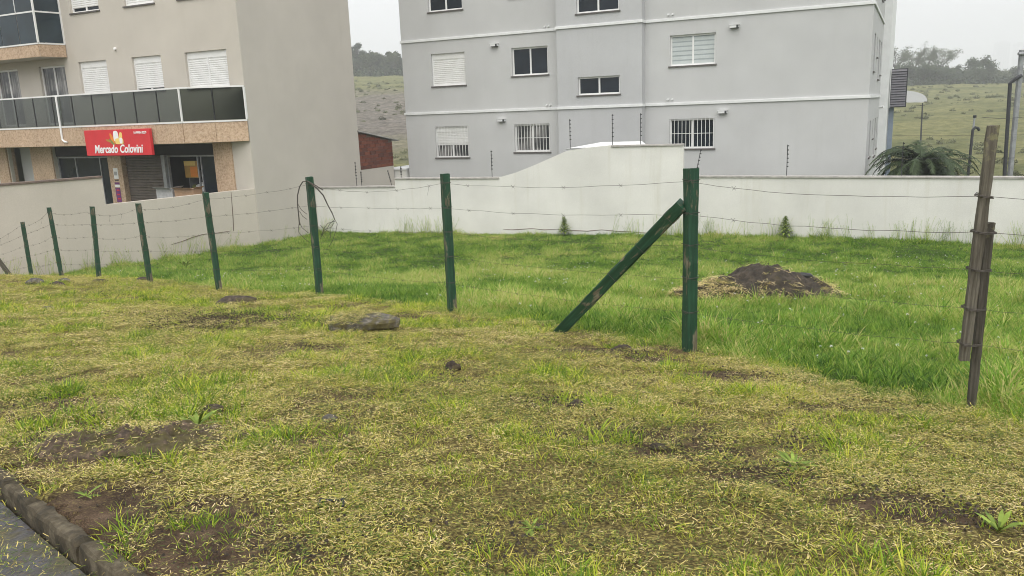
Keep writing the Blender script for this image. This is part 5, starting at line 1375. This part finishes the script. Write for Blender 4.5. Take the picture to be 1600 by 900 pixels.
def road_pt():
    s_, t = rnd.uniform(-2.5, 5), -0.02 - abs(rnd.gauss(0, 0.30)); p = kerb_pt(s_, t, -0.072); return tuple(p)
scatter_simple('gutter_litter', 'grass clippings and leaf litter washed along the street gutter', 'litter', collection('litter_sources', straw_src_2 if False else [tuft('straw_mat', 'straw_blade', 14, 0.09, 0.008, 0.035, 0.0032, 0, 0, 340 + i, True, 2) for i in range(4)]), 750, road_pt, 0.12, 0.7, 1.1, 4)
# earth crumbs
def crumb(seed):
    r = random.Random(seed); vs = []; fs = []
    for _ in range(9):
        c_ = Vector((r.gauss(0, 0.06), r.gauss(0, 0.06), 0.002)); s_ = r.uniform(0.003, 0.009); k = len(vs)
        for q in ((1, 0, 0), (-1, 0, 0), (0, 1, 0), (0, -1, 0), (0, 0, 1), (0, 0, -0.6)): vs.append(c_ + Vector(q) * s_ * r.uniform(0.7, 1.3))
        fs += [tuple(k + i for i in t) for t in ((0, 2, 4), (2, 1, 4), (1, 3, 4), (3, 0, 4), (2, 0, 5), (1, 2, 5), (3, 1, 5), (0, 3, 5))]
    me = bpy.data.meshes.new('crumb'); me.from_pydata([tuple(v) for v in vs], [], fs); me.materials.append(M['clod']); me.update(); return bpy.data.objects.new('crumb', me)
crumbs = collection('crumb_sources', [crumb(i) for i in range(4)])
_dark = [(hit(350, 496), 0.8, 0.4), (hit(300, 512), 0.5, 0.25), (hit(460, 505), 0.5, 0.25)]
def crumb_pt():
    if rnd.random() < 0.12:
        ok, loc, nrm, _ = hp.ray_cast((rnd.uniform(-1.2, 1.2), rnd.uniform(-0.7, 0.3), 3), (0, 0, -1))
        return tuple(hp.location + loc) if ok else None
    if rnd.random() < 0.5:
        c_, a, b_ = rnd.choice(_dark); x, y = c_.x + rnd.gauss(0, a * 0.5), c_.y + rnd.gauss(0, b_ * 0.6)
    else:
        cx, cy, a, b_, k = rnd.choice(BARE); x, y = cx + rnd.gauss(0, a * 0.5), cy + rnd.gauss(0, b_ * 0.7)
    if float(kst(x, y)[1]) < 0.2: return None
    return (x, y, g1(x, y))
scatter_simple('soil_crumbs', 'crumbs of dark earth scattered over the bare patches', 'soil', crumbs, 2400, crumb_pt, 0.5, 0.6, 1.3, 4)
# clover heads in the long grass
def clover(seed):
    r = random.Random(seed); b = MB(); h = r.uniform(0.10, 0.16)
    b.mi = 1; b.tube([(0, 0, 0), (0.01, 0, h)], 0.0015, 3); b.mi = 0
    for i in range(14):
        a, e = r.uniform(0, 6.28), r.uniform(-0.3, 1.5); d_ = Vector((math.cos(a) * math.cos(e), math.sin(a) * math.cos(e), math.sin(e))); c_ = Vector((0.01, 0, h)) + d_ * 0.008; s_ = d_.orthogonal().normalized() * 0.004
        b.add([c_ - s_, c_ + s_, c_ + d_ * 0.011], [(0, 1, 2)])
    me = bpy.data.meshes.new('clover'); me.from_pydata(b.v, [], b.f); me.materials.append(M['paint_white']); me.materials.append(M['weed_leaf']); me.polygons.foreach_set('material_index', b.m); me.update(); return bpy.data.objects.new('clover', me)
def clover_pt():
    x, y = rnd.uniform(-10, 13), rnd.uniform(6.5, 20)
    if abs(x / y) > 0.8 or float(lushness(np.array([x]), np.array([y]))[0]) < 0.4 or float(fbm(np.array([x * .5]), np.array([y * .5]), 95)[0]) < 0.42: return None
    return (x, y, g1(x, y))
scatter_simple('clover_flowers', 'tiny white clover heads dotted through the long grass', 'flowers', collection('clover_sources', [clover(i) for i in range(4)]), 430, clover_pt, 0.5, 0.6, 1.05, 4)
# seeding stalks along the wall foot
def stalks(seed):
    r = random.Random(seed); b = MB(); sh = []
    for i in range(7):
        a = r.uniform(0, 6.28); L = r.uniform(0.35, 0.7); ln = r.uniform(0.05, 0.35)
        top = Vector((math.cos(a) * ln * L, math.sin(a) * ln * L, L)); base = Vector((r.gauss(0, 0.06), r.gauss(0, 0.06), 0))
        b.tube([base, base + top * 0.55 + Vector((0, 0, 0.03)), base + top], [0.003, 0.0025, 0.0015], 3, False)
        for k in range(7):
            p = base + top * (0.78 + 0.03 * k); d_ = Vector((r.gauss(0, 1), r.gauss(0, 1), 0.8)).normalized()
            b.add([p, p + d_ * 0.035 + Vector((0.005, 0, 0)), p + d_ * 0.04], [(0, 1, 2)])
    me = bpy.data.meshes.new('stalk'); me.from_pydata([tuple(v) for v in b.v], [], b.f); me.materials.append(M['mown_blade']); set_shade(me, rng.random(len(b.v))); me.update(); return bpy.data.objects.new('stalk', me)
def stalk_pt():
    x = rnd.uniform(-14.5, 15.5); yw = float(np.interp(x, [-17.6, -11.9, -9.2, -7.25, WA.x, WB.x, WC.x, WD.x], [18.2, 23.8, 26.9, 30.2, WA.y, WB.y, WC.y, WD.y]))
    if float(vnoise(np.array([x * 0.7]), np.array([3.0]), 5)[0]) < rnd.uniform(0.2, 0.75): return None
    y = yw - 0.06 - abs(rnd.gauss(0, 0.35)); return (x, y, g1(x, y))
scatter_simple('seeding_grass', 'thin seeding grass stalks along the foot of the walls', 'grass', collection('stalk_sources', [stalks(i) for i in range(5)]), 170, stalk_pt, 0.22, 0.7, 1.15, 5)

# single weeds -------------------------------------------------------------------
def spire_weed(px, py, h, label, seed):
    c_ = on_wall(px, py) if px < 1070 else on_line(px, py, Vector((prof[-1].x, prof[-1].y)), WC); c_.y -= 0.25; c_.z = g1(c_.x, c_.y); r = random.Random(seed); e = empty('tall_weed', c_); tag(e, label, 'weed')
    MB().tube([(0, 0, -0.03), (0.01, 0, h * 0.6), (0.0, 0.01, h)], [0.012, 0.008, 0.003], 6).build('stem', M['weed_leaf'], e)
    b = MB(); sh = []
    for k in range(90):
        f = 0.08 + 0.92 * k / 90; a = k * 2.4; L = (0.36 * (1 - f) + 0.10) * r.uniform(0.75, 1.2) * h / 0.75; d_ = Vector((math.cos(a), math.sin(a), 0.35 + 0.5 * f)).normalized(); s_ = Vector((-d_.y, d_.x, 0)) * 0.036
        p = Vector((0, 0, h * f)); q = p + d_ * L * 0.6; t = p + d_ * L - Vector((0, 0, L * 0.3)); b.add([p, q - s_, t, q + s_], [(0, 1, 2, 3)]); sh += [r.random()] * 4
    o = b.build('leaves', M['weed_leaf'], e); set_shade(o.data, sh)
spire_weed(881, 369, 0.62, 'upright feathery weed against the white wall left of the brace', 1)
spire_weed(1222, 366, 0.66, 'upright feathery weed against the white wall right of the thick post', 2)
def rosette(px, py, R, n, label, seed, up=0.5):
    c_ = hit(px, py); r = random.Random(seed); b = MB(); sh = []
    for k in range(n):
        a = k * 2.4 + r.uniform(-0.3, 0.3); L = R * r.uniform(0.6, 1.1); e_ = up * r.uniform(0.4, 1.4); d_ = Vector((math.cos(a) * math.cos(e_), math.sin(a) * math.cos(e_), math.sin(e_))); s_ = Vector((-math.sin(a), math.cos(a), 0)); w = L * 0.075
        for i, (f0, w0, f1, w1) in enumerate(((0.05, 0.3, 0.35, 0.9), (0.35, 0.9, 0.7, 1.0), (0.7, 1.0, 1.0, 0.05))):
            P = lambda f: d_ * (L * f) - Vector((0, 0, L * 0.30 * f * f))
            b.add([P(f0) - s_ * w * w0, P(f0) + s_ * w * w0, P(f1) + s_ * w * w1, P(f1) - s_ * w * w1], [(0, 1, 2, 3)]); sh += [r.random()] * 4
    o = b.build('broadleaf_weed', M['weed_leaf']); o.location = c_ + Vector((0, 0, 0.01)); set_shade(o.data, sh); tag(o, label, 'weed')
for a in [(1560, 838, 0.12, 12, 'broad leaved green weed standing at the lower right corner', 3, 1.0), (1240, 735, 0.13, 26, 'clump of fresh green leaves right of the bare strip', 4, 0.7), 
          (830, 825, 0.09, 8, 'small dark green weed in the lower middle mown grass', 7, 0.5), (310, 665, 0.17, 16, 'tuft of fresh leaves beside the mossy rock', 8, 0.9),
          (135, 778, 0.09, 8, 'little green weed growing right behind the kerb', 9, 0.6), (700, 395, 0.30, 14, 'dark leafy weed in the long grass behind the lone post', 10, 0.8), (290, 418, 0.45, 18, 'dark green leafy weed in the far long grass', 11, 0.8), (1345, 485, 0.30, 16, 'dark green dock clump in long grass right of the heap', 12, 0.9)]: rosette(*a)

# palm behind the wall -------------------------------------------------------------
pc_ = ray(1440, 250) * 26.4
palm = empty('palm_tree', (pc_.x, pc_.y, -4.5)); tag(palm, 'dark green feather palm behind the white wall at the grey block corner', 'palm')
ch = pc_.z + 4.5 - 0.25
MB().tube([(0, 0, 0), (0.04, 0, ch * 0.5), (0, 0, ch)], [0.2, 0.17, 0.19], 10).build('trunk', M['bark'], palm)
r = random.Random(9); b = MB(); sh = []
for k in range(76):
    a = k * 2.399 + r.uniform(-0.2, 0.2); el = r.uniform(-0.35, 1.2); L = r.uniform(1.6, 2.3); p = Vector((0, 0, ch)); d_ = Vector((math.cos(a), math.sin(a), 0)); ang = el; n = 16; st = []
    for i in range(n + 1):
        st.append(p.copy()); p = p + (d_ * math.cos(ang) + Vector((0, 0, math.sin(ang)))) * (L / n); ang -= (0.085 + 0.05 * i / n) * 1.15
    b.tube(st, [0.018 * (1 - 0.85 * i / n) for i in range(n + 1)], 4); sh += [0.6] * (4 * (n + 1))
    side = Vector((-d_.y, d_.x, 0)); s0 = r.random()
    for i in range(2, n + 1):
        for q in range(3):
            f = i - q / 3.0; j = int(f); pp = st[j].lerp(st[min(j + 1, n)], f - j); tt_ = (st[min(j + 1, n)] - st[max(j - 1, 0)]).normalized()
            for sg in (-1, 1):
                l = 0.42 * (1 - (f / n) ** 2 * 0.75) * r.uniform(0.8, 1.1); dv = (side * sg * 0.75 + tt_ * 0.65 + Vector((0, 0, r.uniform(-0.45, 0.1)))).normalized()
                w_ = tt_ * 0.024; b.add([pp - w_, pp + w_, pp + dv * l - Vector((0, 0, 0.10 * l))], [(0, 1, 2)]); sh += [min(1, max(0, s0 * 0.6 + r.uniform(0, 0.4)))] * 3
o = b.build('crown', M['palm_leaf'], palm); set_shade(o.data, sh)

# poles on the right -----------------------------------------------------------------
def P3(px, py, d): return ray(px, py) * d
def pole_thing(name, label, cat, foot): 
    e = empty(name, foot); tag(e, label, cat); return e
f0 = P3(1578, 276, 27.5); t0 = P3(1597, 78, 27.5); ft = Vector((f0.x, f0.y, -4.4))
e = pole_thing('utility_pole', 'tall grey metal pole with black conduit at the right edge', 'pole', ft)
ax = (t0 - f0).normalized(); low = f0 - ax * ((f0.z + 4.4) / ax.z)
MB().tube([low - ft, t0 - ft], 0.085, 10).build('pole', M['metal_grey'], e)
MB().tube([low - ft + Vector((-0.15, -0.02, 0)), P3(1583, 130, 27.45) - ft + Vector((-0.10, 0, 0)), P3(1588, 122, 27.4) - ft, P3(1596, 118, 27.4) - ft], 0.06, 8).build('conduit', M['metal_dark'], e)
MB().tube([P3(1591, 84, 27.4) - ft, P3(1603, 84, 27.4) - ft], 0.05, 8).build('clamp', M['metal_grey'], e)
f0 = P3(1513, 270, 27.0); ft = Vector((f0.x, f0.y, -4.4))
e = pole_thing('service_mast', 'short black cable mast with curved hood beside the weathered post', 'pole', ft)
MB().tube([Vector((0, 0, 0)), f0 - ft, P3(1519, 212, 27) - ft, P3(1520, 203, 27) - ft, P3(1524, 199, 27) - ft, P3(1528, 200, 27) - ft, P3(1530, 204, 27) - ft], 0.045, 8).build('mast', M['metal_dark'], e)
MB().tube([P3(1518, 222, 27.1) - ft, P3(1523, 182, 27.1) - ft], 0.032, 8).build('insulated_pole', M['metal_grey'], e)
MB().tube([P3(1523, 184, 27.1) - ft, P3(1523, 180, 27.1) - ft], 0.055, 8).build('cap', M['metal_dark'], e)
f0 = P3(1440, 214, 60); zf = fz1(f0.x, f0.y); ft = Vector((f0.x, f0.y, zf))
e = pole_thing('field_pole', 'thin lone pole standing in the green field', 'pole', ft)
tp = P3(1441.5, 161, 60); MB().tube([(0, 0, 0), tp - ft], [0.07, 0.045], 6).build('pole', M['metal_dark'], e)
MB().tube([tp - ft + Vector((-0.2, 0, -0.15)), tp - ft + Vector((0.2, 0, -0.15))], 0.03, 5).build('crossarm', M['metal_dark'], e)
b = MB(); a_, c_ = P3(1534, 183, 27.0), P3(1606, 182, 27.4)
o_ = empty('overhead_wire', a_); tag(o_, 'thin service wire running from the cable mast to the tall pole', 'wire'); pts = []
for k in range(9): f = k / 8; p = a_.lerp(c_, f); p.z -= 0.05 * 4 * f * (1 - f); pts.append(p - a_)
MB().tube(pts, 0.008, 5).build('cable', M['metal_dark'], o_)
for zy, lab in ((212, 'upper electric fence wire crossing the field at right'), (248, 'lower electric fence wire crossing the field at right')):
    a_, c_ = P3(1396, zy, 23.9), P3(1650, zy - 2, 21.3)
    o_ = empty('fence_wire', a_); tag(o_, lab, 'fence wire'); MB().tube([(0, 0, 0), (c_ - a_) * 0.5 - Vector((0, 0, 0.01)), c_ - a_], 0.004, 4).build('wire', M['metal_dark'], o_)

# white vaulted shed roof on the hill -------------------------------------------------
gh = P3(1404, 153, 150); zg = fz1(gh.x, gh.y)
e = empty('vaulted_shed', (gh.x, gh.y, zg - 0.15), math.radians(-24)); tag(e, 'white vaulted shed roof in the field beyond the louvre screen', 'shed')
b = MB(); vs = []; n = 20
for i in range(n + 1):
    t = PI * i / n; vs += [(-4.7 * math.cos(t), 0, 2.2 * math.sin(t) ** 0.8 if 0 < i < n else 0), (-4.7 * math.cos(t), 14, 2.2 * math.sin(t) ** 0.8 if 0 < i < n else 0)]
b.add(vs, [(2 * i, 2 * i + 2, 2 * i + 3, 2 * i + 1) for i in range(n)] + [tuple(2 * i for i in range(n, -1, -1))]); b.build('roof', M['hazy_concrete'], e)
boxo('base_wall', (-4.65, 0.02, -1.4), (4.65, 13.9, 0.05), M['white_render'], e)

# trees on the hill ------------------------------------------------------------------
def tree(name, label, x, y, h, cw, dens, mat, seed, trunk_h=0.45, clump=0.5, group='trees on the far hill', shape=1.0, limbs=9, leaf=0.28):
    r = random.Random(seed); z0 = fz1(x, y)
    e = empty(name, (x, y, z0 - 0.2)); tag(e, label, 'tree', group)
    b = MB(); tr = h * 0.022 + 0.06; tips = []
    th = h * trunk_h
    b.tube([(0, 0, 0), (r.uniform(-.1, .1), 0, th * 0.5), (r.uniform(-.2, .2), 0, th)], [tr * 1.2, tr, tr * 0.8], 7)
    for k in range(limbs):
        a = k * 2.4 + r.uniform(-0.4, 0.4); zs = th * r.uniform(0.75, 1.0); rr = cw * r.uniform(0.45, 0.95); zt = h * r.uniform(0.55, 0.98) if shape > 0.5 else h * r.uniform(0.22, 0.92)
        p0 = Vector((0, 0, zs)); p3 = Vector((math.cos(a) * rr, math.sin(a) * rr, zt)); p1 = p0.lerp(p3, 0.35) + Vector((0, 0, (zt - zs) * 0.12)); p2 = p0.lerp(p3, 0.7) + Vector((r.uniform(-.2, .2), r.uniform(-.2, .2), 0))
        b.tube([p0, p1, p2, p3], [tr * 0.5, tr * 0.36, tr * 0.22, tr * 0.08], 5); tips += [p3, p2.lerp(p3, 0.5)]
        for q in range(4):
            f = r.uniform(0.35, 0.95); s_ = p1.lerp(p3, f); t_ = s_ + Vector((r.gauss(0, 1), r.gauss(0, 1), r.uniform(0.1, 1.0))).normalized() * cw * r.uniform(0.2, 0.42)
            b.tube([s_, s_.lerp(t_, 0.5) + Vector((0, 0, 0.08)), t_], [tr * 0.16, tr * 0.1, tr * 0.04], 4); tips += [t_]
    b.build('trunk', M['bark'], e)
    b = MB(); sh = []
    for tp in tips:
        cs = clump * r.uniform(0.7, 1.3) * cw * 0.5; s0 = r.random()
        for _ in range(int(dens)):
            d_ = Vector((r.gauss(0, 1), r.gauss(0, 1), r.gauss(0, 0.7))); d_ = d_ / max(d_.length, 0.3) * cs * r.random() ** 0.5; p = tp + d_; l = leaf * r.uniform(0.6, 1.3); a1 = Vector((r.gauss(0, 1), r.gauss(0, 1), r.gauss(0, 1))).normalized(); a2 = a1.orthogonal().normalized()
            b.add([p - a1 * l * 0.5, p + a2 * l * 0.35, p + a1 * l * 0.5, p - a2 * l * 0.35], [(0, 1, 2, 3)]); sh += [min(1, max(0, s0 * 0.5 + 0.5 * r.random()))] * 4
    o = b.build('crown', M[mat], e); set_shade(o.data, sh); return e
def at_far(px, d): r_ = ray(px, 120); return r_.x * d, d
hill = [
    (1398, 236, 10.5, 4.6, 30, 'tree_leaf_pale', .5, .42, 'open crowned grey tree half hidden by the louvre screen', 1), (1428, 240, 10.2, 4.2, 26, 'tree_leaf_pale', .5, .40, 'open branching tree just right of the louvre screen', 1),
    (1446, 244, 10.6, 4.2, 24, 'tree_leaf_pale', .5, .40, 'tallest open branching tree on the right hill', 1), (1468, 240, 9.9, 5.0, 30, 'tree_leaf_pale', .45, .42, 'wide fan crowned tree on the right hill', 1),
    (1412, 228, 5.6, 4.0, 70, 'tree_leaf', .16, .62, 'dark round bush tree under the open trees at left', 0), (1440, 226, 5.6, 4.5, 80, 'tree_leaf', .16, .62, 'dark bushy tree under the tallest open tree', 0), (1466, 226, 5.4, 4.6, 80, 'tree_leaf', .16, .62, 'dark bushy tree under the fan crowned tree', 0),
    (1488, 230, 5.6, 2.4, 60, 'tree_leaf', .16, .6, 'small rounded tree right of the fan crowned tree', 0), (1504, 228, 4.9, 5.2, 90, 'tree_leaf', .16, .62, 'broad low green tree in the hill row', 0), (1530, 230, 7.2, 4.2, 90, 'tree_leaf', .16, .6, 'tall dense dome shaped tree toward the right', 0),
    (1516, 226, 4.6, 3.5, 80, 'tree_leaf', .16, .6, 'low dark tree left of the dome shaped tree', 0), (1556, 236, 4.2, 3.8, 80, 'tree_leaf_pale', .16, .6, 'low pale tree right of the dome shaped tree', 0), (1580, 238, 4.0, 3.8, 80, 'tree_leaf', .16, .6, 'low green tree before the tall pole', 0), (1602, 238, 3.8, 4.0, 80, 'tree_leaf_pale', .16, .6, 'low tree at the right picture edge', 0),
    (560, 262, 9.6, 3.1, 44, 'tree_leaf', .62, .40, 'tall tree with rounded crown above the wood beside the beige wall', 1)]
for i, (px, d, h, cw, dn, mat, th, cl, lab, shp) in enumerate(hill):
    x, y = at_far(px, d); tree('hill_tree', lab, x, y, h, cw, dn, mat, 400 + i, th, cl, shape=shp, limbs=11 if shp else 9, leaf=0.36 if shp else 0.5)
labs = ['first', 'second', 'third', 'fourth', 'fifth', 'sixth', 'seventh', 'eighth']
for i, px in enumerate((548, 557, 567, 577, 588, 598, 609, 620)):
    x, y = at_far(px, 256 + 4 * (i % 3)); tree('hill_tree', f'{labs[i]} slender tree from the left in the wood between the buildings', x, y, 6.6 + 1.6 * ((i * 7) % 5) / 5, 2.7, 70, 'tree_leaf' if i % 3 else 'tree_leaf_pale', 440 + i, 0.14, 0.62, 'trees of the wood between the buildings', 0, 16, 0.5)
# scrub dotted over the field
def bush_src(seed):
    r = random.Random(seed); b = MB(); sh = []
    for k in range(150):
        a, rr = r.uniform(0, 6.28), math.sqrt(r.random()); p = Vector((math.cos(a) * rr * 0.9, math.sin(a) * rr * 0.9, abs(r.gauss(0, 0.45)) * (1.1 - rr * 0.7))); a1 = Vector((r.gauss(0, 1), r.gauss(0, 1), r.gauss(0, 1))).normalized() * 0.13; a2 = a1.orthogonal() * 0.7
        b.add([p - a1, p + a2, p + a1, p - a2], [(0, 1, 2, 3)]); sh += [r.random()] * 4
    me = bpy.data.meshes.new('bush'); me.from_pydata([tuple(v) for v in b.v], [], b.f); me.materials.append(M['scrub_leaf']); set_shade(me, sh); me.update(); return bpy.data.objects.new('bush', me)
def bush_pt():
    d = 45 + 190 * rnd.random() ** 0.8; az = rnd.uniform(-0.62, 0.72); x, y = d * az, d
    if (-0.10 < az < 0.40) or az < -0.24: 
        if rnd.random() < 0.85: return None
    if float(fbm(np.array([x * .06]), np.array([y * .06]), 97)[0]) < rnd.uniform(0.3, 0.62): return None
    return (x, y, fz1(x, y) - 0.05)
scatter_simple('field_scrub', 'low scrub dotted over the hillside field', 'scrub', collection('bush_sources', [bush_src(i) for i in range(4)]), 800, bush_pt, 0.5, 0.25, 0.65, 4)

def wood_pt():
    if rnd.random() < 0.35: px_, d = rnd.uniform(535, 640), rnd.uniform(250, 268)
    else: px_, d = rnd.uniform(1385, 1680), rnd.uniform(222, 240)
    x, y = at_far(px_, d); return (x, y, fz1(x, y) - 0.2)
scatter_simple('woodland_undergrowth', 'dark undergrowth massed beneath the hill trees', 'undergrowth', collection('undergrowth_sources', [bush_src(20 + i) for i in range(3)]), 520, wood_pt, 0.5, 1.6, 3.0, 3)
for o in bpy.data.collections['undergrowth_sources'].objects: o.data.materials[0] = M['tree_leaf']

# towers faint in the haze ----------------------------------------------------------
for k, (px, w, top, lab) in enumerate([(1567, 33, 66, 'faint high-rise tower in the haze, left one of two'), (1596, 29, 68, 'faint high-rise tower in the haze, right one of two')]):
    d = 2300.0; r_ = ray(px, 100); x, y = r_.x * d, d; zt = ray(px, top).z * d; z0 = fz1(x, y)
    e = empty('tower_block', (x, y, z0)); tag(e, lab, 'tower'); H = zt - z0; ww = w
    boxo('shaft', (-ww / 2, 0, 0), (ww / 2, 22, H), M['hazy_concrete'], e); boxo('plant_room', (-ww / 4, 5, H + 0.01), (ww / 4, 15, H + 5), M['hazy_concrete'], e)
    w0 = None
    for i in range(5):
        xx = -ww / 2 + ww * (i + 0.2) / 5
        boxo('window_column', (xx, -0.15, 6), (xx + ww * 0.12, -0.02, H - 3), M['tower_window'], e)

# ------------------------------------------------------------------ haze
def m_haze():
    m = bpy.data.materials.new('haze_air'); m.use_nodes = True; nt = m.node_tree; nt.nodes.clear()
    out = nt.nodes.new('ShaderNodeOutputMaterial'); v = nt.nodes.new('ShaderNodeVolumePrincipled')
    v.inputs['Color'].default_value = (0.93, 0.95, 0.98, 1); v.inputs['Density'].default_value = 0.0011; v.inputs['Anisotropy'].default_value = 0.0
    nt.links.new(v.outputs[0], out.inputs['Volume']); return m
hz = MB().box((-2700, -2700, -46), (2700, 2700, 165)).build('haze', m_haze()); tag(hz, 'pale grey drizzle haze filling the air', 'haze', kind='stuff')
